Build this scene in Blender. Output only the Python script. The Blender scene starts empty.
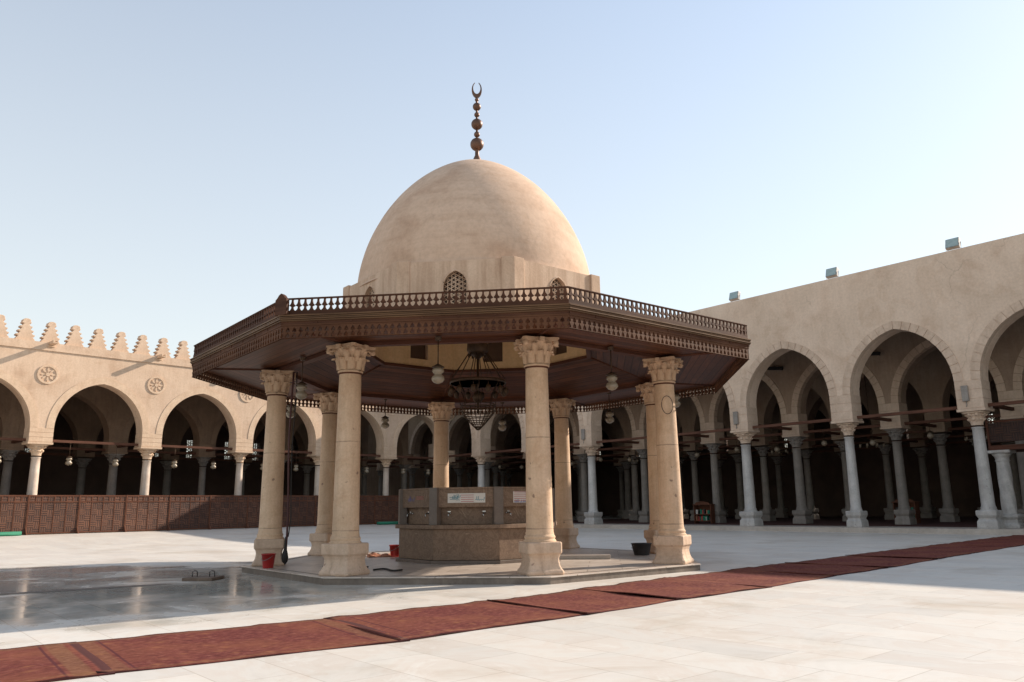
import bpy, bmesh, math, random
from math import sin, cos, pi, radians, sqrt, atan2, acos, hypot
from mathutils import Vector, Matrix
random.seed(7)
S = bpy.context.scene
COL = S.collection
# ------------------------------------------------------------------ camera, world, sun, exposure
F_PX = 786.63
PITCH, ROLL = 0.2078, 0.0130
cd = bpy.data.cameras.new('camera'); cam = bpy.data.objects.new('camera', cd); COL.objects.link(cam)
cd.sensor_width = 36; cd.lens = F_PX / 1024 * 36; cd.clip_start = 0.1; cd.clip_end = 3000
cam.matrix_world = Matrix.Translation((0, 0, 1.3)) @ Matrix.Rotation(pi / 2 + PITCH, 4, 'X') @ Matrix.Rotation(-ROLL, 4, 'Z')
S.camera = cam
SUN_AZ = (0.879, 0.477)          # horizontal direction towards the sun
SUN_EL = radians(27.8)
w = bpy.data.worlds.new('World'); S.world = w; w.use_nodes = True
wn = w.node_tree; wn.nodes.clear()
sky = wn.nodes.new('ShaderNodeTexSky'); sky.sky_type = 'NISHITA'; sky.sun_disc = False
sky.sun_elevation = SUN_EL; sky.sun_rotation = atan2(SUN_AZ[0], SUN_AZ[1])
sky.altitude = 30; sky.air_density = 1.1; sky.dust_density = 0.35; sky.ozone_density = 1.0
bg = wn.nodes.new('ShaderNodeBackground'); bg.inputs['Strength'].default_value = 0.15
wo = wn.nodes.new('ShaderNodeOutputWorld')
hz = wn.nodes.new('ShaderNodeMix'); hz.data_type = 'RGBA'; tcw = wn.nodes.new('ShaderNodeTexCoord'); spw = wn.nodes.new('ShaderNodeSeparateXYZ'); mrw = wn.nodes.new('ShaderNodeMapRange')
wn.links.new(tcw.outputs['Generated'], spw.inputs[0]); wn.links.new(spw.outputs[2], mrw.inputs[0])
mrw.inputs[1].default_value = .05; mrw.inputs[2].default_value = .62; mrw.inputs[3].default_value = .78; mrw.inputs[4].default_value = .32
wn.links.new(mrw.outputs[0], hz.inputs[0])
hz.inputs[7].default_value = (4.15, 4.12, 3.8, 1)      # even, milky desert haze in the air
wn.links.new(sky.outputs[0], hz.inputs[6]); wn.links.new(hz.outputs[2], bg.inputs[0]); wn.links.new(bg.outputs[0], wo.inputs[0])
sd = bpy.data.lights.new('sun', 'SUN'); sd.energy = 5.0; sd.angle = radians(0.6); sd.color = (1.0, 0.87, 0.735)
sun = bpy.data.objects.new('sun', sd); COL.objects.link(sun)
sv = Vector((SUN_AZ[0] * cos(SUN_EL), SUN_AZ[1] * cos(SUN_EL), sin(SUN_EL))).normalized()
sun.rotation_euler = sv.to_track_quat('Z', 'Y').to_euler(); sun.location = (30, 20, 40)
S.view_settings.view_transform = 'Standard'; S.view_settings.look = 'None'
S.view_settings.exposure = 0.6; S.view_settings.gamma = 1.0
S.render.engine = 'CYCLES'
S.cycles.max_bounces = 8; S.cycles.diffuse_bounces = 5

# ------------------------------------------------------------------ layout (metres, fitted to the photograph)
WD = -0.8599
U = Vector((cos(WD), sin(WD), 0)); N = Vector((-sin(WD), cos(WD), 0))
A0 = Vector((-2.33, 57.198, 0)); SP = 5.463                 # shaded arcade: bay grid
KC = A0 - 0.8122 * SP * U                                   # corner of the two arcades
LW = WD + 0.0966
UL = Vector((sin(LW), -cos(LW), 0)); LSP = 5.5506           # sunlit arcade
NL = Vector((-UL.y, UL.x, 0))                               # towards the court
ANG_R = WD; ANG_L = atan2(UL.y, UL.x)
PX, PY, PROT = -0.8445, 18.959, -0.1119
RC, HP, HC = 4.6744, 0.1304, 4.357
T8 = pi / 8

def sstep(t):
    t = max(0.0, min(1.0, t)); return t * t * (3 - 2 * t)
def ground_z(x, y):
    p = Vector((x, y, 0))
    dl = (p - KC).dot(NL); dr = -(p - A0).dot(N)
    return 0.25 * sstep((16 - dl) / 15) * (1 if dl < 16 else 0) if dl < 16 and True else 0.0
# ------------------------------------------------------------------ materials
def new_mat(name):
    m = bpy.data.materials.new(name); m.use_nodes = True
    nt = m.node_tree; b = nt.nodes['Principled BSDF']; return m, nt, b
def nd(nt, t, **kw):
    n = nt.nodes.new(t)
    for k, v in kw.items():
        if k in n.inputs: n.inputs[k].default_value = v
        else: setattr(n, k, v)
    return n
def coords(nt, scale=(1, 1, 1), rot=(0, 0, 0), kind='Object'):
    tc = nd(nt, 'ShaderNodeTexCoord'); mp = nd(nt, 'ShaderNodeMapping')
    mp.inputs['Scale'].default_value = scale; mp.inputs['Rotation'].default_value = rot
    nt.links.new(tc.outputs[kind], mp.inputs[0]); return mp.outputs[0]
def noise(nt, vec, scale, detail=5, rough=.6, dist=0):
    n = nd(nt, 'ShaderNodeTexNoise'); n.inputs['Scale'].default_value = scale
    n.inputs['Detail'].default_value = detail; n.inputs['Roughness'].default_value = rough
    n.inputs['Distortion'].default_value = dist
    nt.links.new(vec, n.inputs['Vector']); return n.outputs['Fac']
def ramp(nt, fac, stops):
    r = nd(nt, 'ShaderNodeValToRGB'); cr = r.color_ramp
    while len(cr.elements) < len(stops): cr.elements.new(0.5)
    for e, (p, c) in zip(cr.elements, stops):
        e.position = p; e.color = (c, c, c, 1) if isinstance(c, (int, float)) else (*c, 1)
    nt.links.new(fac, r.inputs[0]); return r.outputs[0]
def mix(nt, a, b, fac, mode='MIX'):
    m = nd(nt, 'ShaderNodeMix', data_type='RGBA', blend_type=mode)
    for s, v in ((m.inputs[6], a), (m.inputs[7], b)):
        if hasattr(v, 'links') or hasattr(v, 'is_linked'): nt.links.new(v, s)
        else: s.default_value = (*v, 1)
    if isinstance(fac, (int, float)): m.inputs[0].default_value = fac
    else: nt.links.new(fac, m.inputs[0])
    return m.outputs[2]
def mth(nt, op, a, b=0.0, c=None):
    m = nd(nt, 'ShaderNodeMath', operation=op)
    for s, v in zip(m.inputs, (a, b, c) if c is not None else (a, b)):
        if isinstance(v, (int, float)): s.default_value = v
        else: nt.links.new(v, s)
    return m.outputs[0]
def bump(nt, b, h, strength=.3, dist=.02):
    n = nd(nt, 'ShaderNodeBump'); n.inputs['Strength'].default_value = strength; n.inputs['Distance'].default_value = dist
    nt.links.new(h, n.inputs['Height']); nt.links.new(n.outputs[0], b.inputs['Normal'])
def stone(name, c1, c2, scale=1.2, rough=.85, streak=0.0, bmp=.3, fine=30, dark=None, rnd=0.0, aged=False, band=False, joints=False):
    m, nt, b = new_mat(name); v = coords(nt)
    col = ramp(nt, noise(nt, v, scale, 6, .65, .4), [(.3, c1), (.7, c2)])
    if aged:                                  # repaired plaster patches, hairline cracks, drips from the top edge
        pt = noise(nt, v, .55, 7, .62, .3); col = mix(nt, col, ramp(nt, pt, [(.36, (.86, .81, .77)), (.47, (.99, .98, .97)), (.56, (1, 1, 1)), (.60, (.93, .90, .87)), (.66, (.96, .94, .92))]), .85, 'MULTIPLY')
        ck = nd(nt, 'ShaderNodeTexVoronoi', feature='DISTANCE_TO_EDGE'); ck.inputs['Scale'].default_value = .33
        nn = nd(nt, 'ShaderNodeTexNoise'); nn.inputs['Scale'].default_value = 1.6; nn.inputs['Detail'].default_value = 6; nt.links.new(v, nn.inputs['Vector'])
        av = nd(nt, 'ShaderNodeVectorMath', operation='MULTIPLY_ADD'); nt.links.new(nn.outputs['Color'], av.inputs[0]); av.inputs[1].default_value = (1.3, 1.3, 1.3); nt.links.new(v, av.inputs[2]); nt.links.new(av.outputs[0], ck.inputs['Vector'])
        msk = mth(nt, 'MULTIPLY', ramp(nt, ck.outputs['Distance'], [(0, 1.0), (.012, 0.0)]), ramp(nt, noise(nt, v, .5, 2), [(.5, 0.0), (.6, .45)]))
        col = mix(nt, col, tuple(k * .55 for k in c1), msk)
    if joints:
        sz = nd(nt, 'ShaderNodeSeparateXYZ'); nt.links.new(v, sz.inputs[0])
        jl = ramp(nt, mth(nt, 'FRACT', mth(nt, 'MULTIPLY', mth(nt, 'ADD', sz.outputs[2], mth(nt, 'MULTIPLY', noise(nt, v, 3, 2), .03)), .62)), [(0, 0.0), (.488, 0.0), (.493, 1.0), (.499, 1.0), (.504, 0.0)])
        col = mix(nt, col, (.22, .14, .09), mth(nt, 'MULTIPLY', jl, ramp(nt, noise(nt, v, 2.5, 3), [(.4, .15), (.6, .8)])))
        col = mix(nt, col, (.87, .80, .74), ramp(nt, noise(nt, v, 1.7, 6, .7, .5), [(.5, 0.0), (.66, .9)]), 'MULTIPLY')
    if band:                                  # trowelled courses round the dome
        col = mix(nt, col, ramp(nt, noise(nt, coords(nt, (.35, .35, 3.2)), 1.5, 4, .6), [(.35, (.84, .80, .76)), (.6, (1, 1, 1))]), .5, 'MULTIPLY')
    f = noise(nt, v, fine, 3, .7)
    col = mix(nt, col, ramp(nt, f, [(.25, .72), (.6, 1.0)]), .55, 'MULTIPLY')
    if streak:
        vs = coords(nt, (3.2, 3.2, .28))
        col = mix(nt, col, ramp(nt, noise(nt, vs, 1.6, 5, .7), [(.35, (.60, .52, .46)), (.6, (1, 1, 1))]), streak, 'MULTIPLY')
    if dark:
        pits = noise(nt, v, 7, 2, .5, .2)
        col = mix(nt, col, dark, ramp(nt, pits, [(.70, 0.0), (.76, .8)]))
    if rnd:
        oi = nd(nt, 'ShaderNodeObjectInfo')
        col = mix(nt, col, ramp(nt, oi.outputs['Random'], [(0, (1 - rnd, 1 - rnd, 1 - rnd)), (1, (1, 1, 1))]), 1.0, 'MULTIPLY')
    nt.links.new(col, b.inputs['Base Color']); b.inputs['Roughness'].default_value = rough
    bump(nt, b, f, bmp, .012); return m
def wood(name, c1, c2, axis='x', rough=.6, scale=1.0, planks=None):
    m, nt, b = new_mat(name); b.inputs['Specular IOR Level'].default_value = .12
    sc = {'x': (.5, 7, 7), 'y': (7, .5, 7), 'z': (7, 7, .5)}[axis]
    v = coords(nt, tuple(s * scale for s in sc)); g = noise(nt, v, 2.2, 6, .65, .5)
    col = ramp(nt, g, [(.3, c1), (.7, c2)])
    col = mix(nt, col, ramp(nt, noise(nt, coords(nt), 1.1, 4, .6), [(.3, .6), (.7, 1.1)]), .7, 'MULTIPLY')
    h = g
    if planks:
        tc = nd(nt, 'ShaderNodeTexCoord'); sp = nd(nt, 'ShaderNodeSeparateXYZ'); nt.links.new(tc.outputs['Object'], sp.inputs[0])
        y = sp.outputs[1]
        fr = mth(nt, 'FRACT', mth(nt, 'MULTIPLY', y, 1 / planks))
        line = ramp(nt, fr, [(0, .0), (.08, 1.0), (.92, 1.0), (1, .0)])
        fl = mth(nt, 'FLOOR', mth(nt, 'MULTIPLY', y, 1 / planks))
        wnz = nd(nt, 'ShaderNodeTexWhiteNoise', noise_dimensions='1D'); nt.links.new(fl, wnz.inputs['W'])
        col = mix(nt, col, ramp(nt, wnz.outputs[0], [(0, .6), (1, 1.25)]), .8, 'MULTIPLY')
        col = mix(nt, (c1[0] * .2, c1[1] * .2, c1[2] * .2), col, line)
        h = line
    nt.links.new(col, b.inputs['Base Color']); b.inputs['Roughness'].default_value = rough
    bump(nt, b, h, .4, .01); return m
def plain(name, c, rough=.5, metal=0.0, var=.25, scale=6):
    m, nt, b = new_mat(name); f = noise(nt, coords(nt), scale, 4, .6)
    col = mix(nt, c, ramp(nt, f, [(.3, 1 - var), (.7, 1.0)]), 1.0, 'MULTIPLY')
    nt.links.new(col, b.inputs['Base Color']); b.inputs['Roughness'].default_value = rough; b.inputs['Metallic'].default_value = metal
    return m
M = {}
M['col'] = stone('warm_limestone', (.62, .42, .265), (.76, .54, .365), 1.4, .8, .35, .35, 26, (.2, .12, .08), .12, joints=True)
M['base'] = stone('pedestal_limestone', (.56, .40, .28), (.70, .52, .385), 3, .85, .3, .5, 20, (.18, .10, .08), .12, aged=True)
M['drum'] = stone('drum_plaster', (.57, .41, .29), (.69, .51, .37), 1.0, .9, .6, .25, 22, aged=True)
M['dome'] = stone('dome_plaster', (.56, .39, .275), (.66, .48, .35), .55, .9, .12, .3, 10, aged=True, band=True)
M['sunwall'] = stone('cream_plaster', (.58, .42, .30), (.70, .53, .39), .6, .92, .2, .35, 12, aged=True)
M['sunarch'] = stone('cream_stone', (.58, .41, .28), (.70, .53, .38), 1.4, .9, .2, .35, 12)
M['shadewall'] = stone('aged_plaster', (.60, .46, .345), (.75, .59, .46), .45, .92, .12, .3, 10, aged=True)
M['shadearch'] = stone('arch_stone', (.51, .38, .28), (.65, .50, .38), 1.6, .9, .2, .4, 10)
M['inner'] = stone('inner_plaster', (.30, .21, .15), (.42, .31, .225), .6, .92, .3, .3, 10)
M['marblecol'] = stone('grey_marble', (.42, .40, .38), (.66, .63, .59), 1.8, .5, .3, .2, 20, (.25, .22, .2), .25)
M['creamcol'] = stone('cream_marble', (.56, .44, .35), (.70, .59, .49), 1.8, .6, .2, .2, 20, (.3, .2, .15), .15)
M['wood'] = wood('dark_carved_wood', (.052, .021, .011), (.105, .046, .026), 'x', .6)
M['woodlt'] = wood('weathered_carved_wood', (.070, .028, .014), (.135, .062, .032), 'x', .6)
M['gold'] = wood('gilded_moulding_wood', (.09, .047, .025), (.19, .108, .056), 'x', .4)
M['soffit'] = wood('red_brown_soffit_boards', (.070, .023, .010), (.155, .058, .028), 'x', .5, 1, .17)
M['beam'] = wood('beam_wood', (.075, .028, .017), (.13, .055, .035), 'x', .6)
M['tie'] = wood('tie_beam_wood', (.085, .036, .023), (.15, .072, .048), 'x', .8)
M['ceil'] = wood('arcade_ceiling_wood', (.035, .024, .018), (.07, .045, .033), 'x', .8)
M['bronze'] = plain('dark_bronze', (.16, .085, .055), .45, .6, .4)
M['brass'] = plain('old_brass', (.095, .055, .03), .55, .5, .5)
M['pane'] = plain('brown_window_pane', (.085, .045, .024), .5)
M['iron'] = plain('black_iron', (.025, .02, .018), .6, .3)
M['steel'] = plain('chrome_tap', (.55, .55, .55), .25, .9)
M['red'] = plain('red_plastic', (.42, .022, .018), .4, 0, .25)
M['black'] = plain('black_plastic', (.03, .027, .027), .5)
M['glass'] = plain('milky_glass', (.26, .21, .15), .2, 0, .15)
M['white'] = plain('white_sticker', (.62, .58, .53), .5, 0, .1)
M['teal'] = plain('teal_print', (.10, .24, .28), .5)
M['blue'] = plain('blue_print', (.09, .10, .30), .5)
M['redprint'] = plain('red_print', (.45, .10, .10), .5)
M['green'] = plain('green_mat_fabric', (.02, .19, .11), .8)
M['cloth'] = plain('orange_cloth', (.50, .22, .13), .9)
M['flood'] = plain('floodlight_glass', (.36, .46, .45), .15, .2)
M['grey'] = plain('grey_metal', (.30, .29, .28), .5, .4)
M['rope'] = plain('dark_red_hose_rubber', (.07, .018, .016), .6)
M['palegreen'] = plain('pale_green_frame_paint', (.42, .52, .46), .5)
M['paper'] = plain('dark_board_face', (.05, .09, .08), .3)
M['roofgrey'] = stone('roof_screed', (.35, .29, .24), (.45, .38, .32), 1, .95)
M['grate'] = stone('stone_cover', (.11, .07, .05), (.20, .14, .10), 3, .8)

def mat_tank():
    m, nt, b = new_mat('brown_veined_marble'); v = coords(nt)
    f = noise(nt, v, 2.3, 8, .7, 2.2)
    col = ramp(nt, f, [(.30, (.11, .068, .042)), (.47, (.25, .165, .11)), (.55, (.16, .10, .066)), (.72, (.40, .285, .195))])
    sp = noise(nt, v, 40, 3, .7)
    col = mix(nt, col, ramp(nt, sp, [(.3, .75), (.6, 1.05)]), .6, 'MULTIPLY')
    oi = nd(nt, 'ShaderNodeObjectInfo')
    col = mix(nt, col, ramp(nt, oi.outputs['Random'], [(0, .75), (1, 1.0)]), 1.0, 'MULTIPLY')
    nt.links.new(col, b.inputs['Base Color']); b.inputs['Roughness'].default_value = .55; b.inputs['Specular IOR Level'].default_value = .3
    return m
M['tank'] = mat_tank()
M['ochre'] = stone('ochre_interior_plaster', (.66, .46, .25), (.76, .56, .33), 1.0, .9, .2, .2, 16)
M['silt'] = stone('brown_wet_silt', (.05, .03, .02), (.20, .14, .10), 1.5, .6, 0, .3, 9)
M['step'] = stone('dark_step_stone', (.12, .095, .075), (.24, .19, .15), 2.2, .7, .4, .3, 14)  # platform sides, a darker tone than the top slab
M['dimcol'] = stone('shade_dimmed_column_stone', (.23, .205, .18), (.34, .305, .27), 1.8, .8, .3, .2, 20, None, .25)  # dimmed column stone: shade of the deeper rows put into the colour
M['innerL'] = stone('inner_plaster_dim', (.20, .135, .09), (.30, .205, .14), .6, .92, .3, .3, 10)  # darker copy of the inner plaster, left hall's shade painted in
M['dim'] = stone('shade_dark_back_wall', (.07, .045, .035), (.12, .08, .06), .6, .9)  # back wall kept dark, the depth's shade is in the colour
M['pilaster'] = stone('dark_granite', (.10, .072, .055), (.16, .12, .095), 4, .45)

def mat_ground():
    m, nt, b = new_mat('court_marble')
    v = coords(nt, rot=(0, 0, -WD)); raw = coords(nt)
    br = nd(nt, 'ShaderNodeTexBrick'); br.offset = .5
    br.inputs['Scale'].default_value = 1.0; br.inputs['Brick Width'].default_value = 1.15; br.inputs['Row Height'].default_value = .62
    br.inputs['Mortar Size'].default_value = .006; br.inputs['Mortar Smooth'].default_value = .4
    br.inputs['Color1'].default_value = (.85, .85, .86, 1); br.inputs['Color2'].default_value = (1, 1, 1, 1); br.inputs['Mortar'].default_value = (.60, .55, .50, 1)
    nt.links.new(v, br.inputs['Vector'])
    vein = noise(nt, v, .9, 8, .68, 1.6)
    col = ramp(nt, vein, [(.28, (.57, .54, .49)), (.46, (.645, .615, .56)), (.56, (.62, .565, .50)), (.64, (.675, .645, .59))])
    col = mix(nt, col, br.outputs['Color'], .75, 'MULTIPLY')
    dirt = noise(nt, raw, .35, 6, .7, .6)
    col = mix(nt, col, ramp(nt, dirt, [(.30, (.76, .69, .61)), (.48, (1, 1, 1))]), .8, 'MULTIPLY')
    # wet, hosed-down patch beside the fountain: an ellipse with a ragged edge
    mp = nd(nt, 'ShaderNodeMapping'); mp.vector_type = 'POINT'
    mp.inputs['Location'].default_value = (8.8 / 9.0, -14.8 / 7.4, 0); mp.inputs['Scale'].default_value = (1 / 9.0, 1 / 7.4, 0)
    nt.links.new(raw, mp.inputs[0])
    ln = nd(nt, 'ShaderNodeVectorMath', operation='LENGTH'); nt.links.new(mp.outputs[0], ln.inputs[0])
    d = mth(nt, 'ADD', ln.outputs['Value'], mth(nt, 'MULTIPLY', mth(nt, 'SUBTRACT', noise(nt, raw, .7, 6, .6, .5), .5), 1.3))
    wet = ramp(nt, d, [(.55, 1.0), (.90, 0.0)])
    patch = ramp(nt, noise(nt, raw, .45, 5, .6, .8), [(.38, 0.0), (.52, 1.0)])
    wet2 = mth(nt, 'MULTIPLY', wet, mth(nt, 'ADD', .30, mth(nt, 'MULTIPLY', patch, .70)))
    col = mix(nt, col, (.93, .95, .92), wet2, 'MULTIPLY')
    nt.links.new(col, b.inputs['Base Color'])
    rr = ramp(nt, wet2, [(0, .42), (.45, .16), (1, .05)])
    rn = noise(nt, v, 2.2, 5, .6)
    nt.links.new(mth(nt, 'ADD', rr, mth(nt, 'MULTIPLY', rn, .10)), b.inputs['Roughness'])
    h = mth(nt, 'ADD', mth(nt, 'MULTIPLY', br.outputs['Fac'], -.6), mth(nt, 'MULTIPLY', noise(nt, v, 2.4, 3, .5), .9))
    bump(nt, b, h, .10, .012)
    return m
M['ground'] = mat_ground()
def mat_platform():
    m, nt, b = new_mat('platform_marble'); v = coords(nt)
    br = nd(nt, 'ShaderNodeTexBrick'); br.inputs['Scale'].default_value = 1; br.inputs['Brick Width'].default_value = 1.3; br.inputs['Row Height'].default_value = .55
    br.inputs['Mortar Size'].default_value = .009; br.inputs['Color1'].default_value = (.85, .85, .85, 1); br.inputs['Color2'].default_value = (1, 1, 1, 1); br.inputs['Mortar'].default_value = (.45, .4, .36, 1)
    nt.links.new(v, br.inputs['Vector'])
    col = ramp(nt, noise(nt, v, 1.4, 7, .7, 1), [(.3, (.40, .33, .27)), (.5, (.56, .475, .40)), (.68, (.65, .56, .48))])
    col = mix(nt, col, br.outputs['Color'], .9, 'MULTIPLY')
    nt.links.new(col, b.inputs['Base Color']); b.inputs['Roughness'].default_value = .3
    bump(nt, b, noise(nt, v, 3, 4), .1, .01); return m
M['platform'] = mat_platform()
M['kerb'] = stone('kerb_stone', (.36, .31, .26), (.50, .44, .38), 1.0, .7, 0, .3, 8)

def mat_rug(bands=1.0):
    m, nt, b = new_mat('red_prayer_carpet'); uv = coords(nt, kind='UV')
    sp = nd(nt, 'ShaderNodeSeparateXYZ'); nt.links.new(uv, sp.inputs[0]); u, v = sp.outputs[0], sp.outputs[1]
    oi = nd(nt, 'ShaderNodeObjectInfo')
    # fields in metres: u along the rug (0..L), v across (0..2)
    vor = nd(nt, 'ShaderNodeTexVoronoi', distance='MANHATTAN'); vor.inputs['Scale'].default_value = 11; nt.links.new(uv, vor.inputs['Vector'])
    motif = ramp(nt, vor.outputs['Distance'], [(.15, 1.0), (.45, 0.0)])
    nz = noise(nt, uv, 34, 3, .7)
    red = ramp(nt, nz, [(.3, (.075, .018, .017)), (.55, (.14, .038, .032)), (.75, (.23, .095, .072))])
    red = mix(nt, red, (.22, .085, .045), mth(nt, 'MULTIPLY', motif, .85))
    med = ramp(nt, noise(nt, uv, 2.1, 5, .6), [(.4, 0.0), (.62, .45)])
    red = mix(nt, red, (.23, .085, .045), med)
    # end bands, driven by the distance to the nearest short end (third uv-like value stored in vertex colour is avoided: u is mirrored)
    e = mth(nt, 'ABSOLUTE', mth(nt, 'SUBTRACT', u, .5))         # u normalised 0..1
    tan_ = ramp(nt, nz, [(.3, (.12, .06, .03)), (.6, (.24, .135, .07))])
    band = ramp(nt, e, [(.0, 0.0), (.405, 0.0), (.41, 1.0), (.455, 1.0), (.46, 0.0)])
    dark = ramp(nt, e, [(.0, 0.0), (.472, 0.0), (.478, 1.0), (1, 1.0)])
    thin = ramp(nt, e, [(0, 0.0), (.388, 0.0), (.39, .8), (.396, .8), (.398, 0.0)])
    bandm = mth(nt, 'MULTIPLY', band, ramp(nt, oi.outputs['Random'], [(0, .35 * bands), (1, bands)]))
    col = mix(nt, red, tan_, mth(nt, 'MULTIPLY', bandm, .75)); col = mix(nt, col, (.055, .022, .022), mth(nt, 'MULTIPLY', dark, .25 + .75 * bands)); col = mix(nt, col, (.07, .02, .025), thin)
    ev = mth(nt, 'ABSOLUTE', mth(nt, 'SUBTRACT', v, .5))
    side = ramp(nt, ev, [(.0, 0.0), (.43, 0.0), (.435, .55), (.465, .55), (.47, 0.0)])
    edge = ramp(nt, ev, [(.0, 0.0), (.488, 0.0), (.492, .9)])
    col = mix(nt, col, tan_, mth(nt, 'MULTIPLY', side, .6)); col = mix(nt, col, (.05, .02, .02), edge)
    nt.links.new(col, b.inputs['Base Color']); b.inputs['Roughness'].default_value = .95
    if 'Specular IOR Level' in b.inputs: b.inputs['Specular IOR Level'].default_value = .1
    bump(nt, b, nz, .5, .006); return m
M['rug'] = mat_rug(); M['rug_plain'] = mat_rug(0.06)
M['carpet'] = stone('arcade_red_carpet', (.06, .014, .012), (.10, .03, .022), 3, .95)
def mat_fence(k=.62):
    m, nt, b = new_mat('basket_lattice_wood')
    tc = nd(nt, 'ShaderNodeTexCoord'); sp = nd(nt, 'ShaderNodeSeparateXYZ'); nt.links.new(tc.outputs['Object'], sp.inputs[0])
    x, z = sp.outputs[0], sp.outputs[2]; c = .29
    ix = mth(nt, 'FLOOR', mth(nt, 'MULTIPLY', x, 1 / c)); iz = mth(nt, 'FLOOR', mth(nt, 'MULTIPLY', z, 1 / c))
    par = mth(nt, 'MODULO', mth(nt, 'ABSOLUTE', mth(nt, 'ADD', ix, iz)), 2)
    def stripes(t):
        f = mth(nt, 'FRACT', mth(nt, 'MULTIPLY', t, 3 / c)); return ramp(nt, f, [(.0, 0.0), (.22, 0.0), (.30, 1.0), (.92, 1.0), (1, 0.0)])
    s = mix(nt, stripes(x), stripes(z), par)
    wd_ = ramp(nt, noise(nt, coords(nt), 4, 5, .6), [(.3, (.17 * k, .065 * k, .035 * k)), (.7, (.30 * k, .13 * k, .07 * k))])
    wn_ = nd(nt, 'ShaderNodeTexWhiteNoise', noise_dimensions='2D'); cmb = nd(nt, 'ShaderNodeCombineXYZ')
    nt.links.new(ix, cmb.inputs[0]); nt.links.new(iz, cmb.inputs[1]); nt.links.new(cmb.outputs[0], wn_.inputs['Vector'])
    wd_ = mix(nt, wd_, ramp(nt, wn_.outputs[0], [(0, .7), (1, 1.15)]), 1.0, 'MULTIPLY')
    oi = nd(nt, 'ShaderNodeObjectInfo'); wd_ = mix(nt, wd_, ramp(nt, oi.outputs['Random'], [(0, (.72, .66, .62)), (1, (1.1, 1.08, 1.05))]), 1.0, 'MULTIPLY')
    wd_ = mix(nt, wd_, ramp(nt, noise(nt, coords(nt), .8, 6, .7), [(.35, .6), (.65, 1.1)]), .8, 'MULTIPLY')
    col = mix(nt, (.022, .009, .007), wd_, s)
    nt.links.new(col, b.inputs['Base Color']); b.inputs['Roughness'].default_value = .7
    bump(nt, b, s, .8, .02); return m
M['fence'] = mat_fence(); M['lattice_dark'] = mat_fence(.35)
M['fencewood'] = wood('fence_frame_wood', (.10, .038, .023), (.18, .080, .048), 'x', .7)

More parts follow.
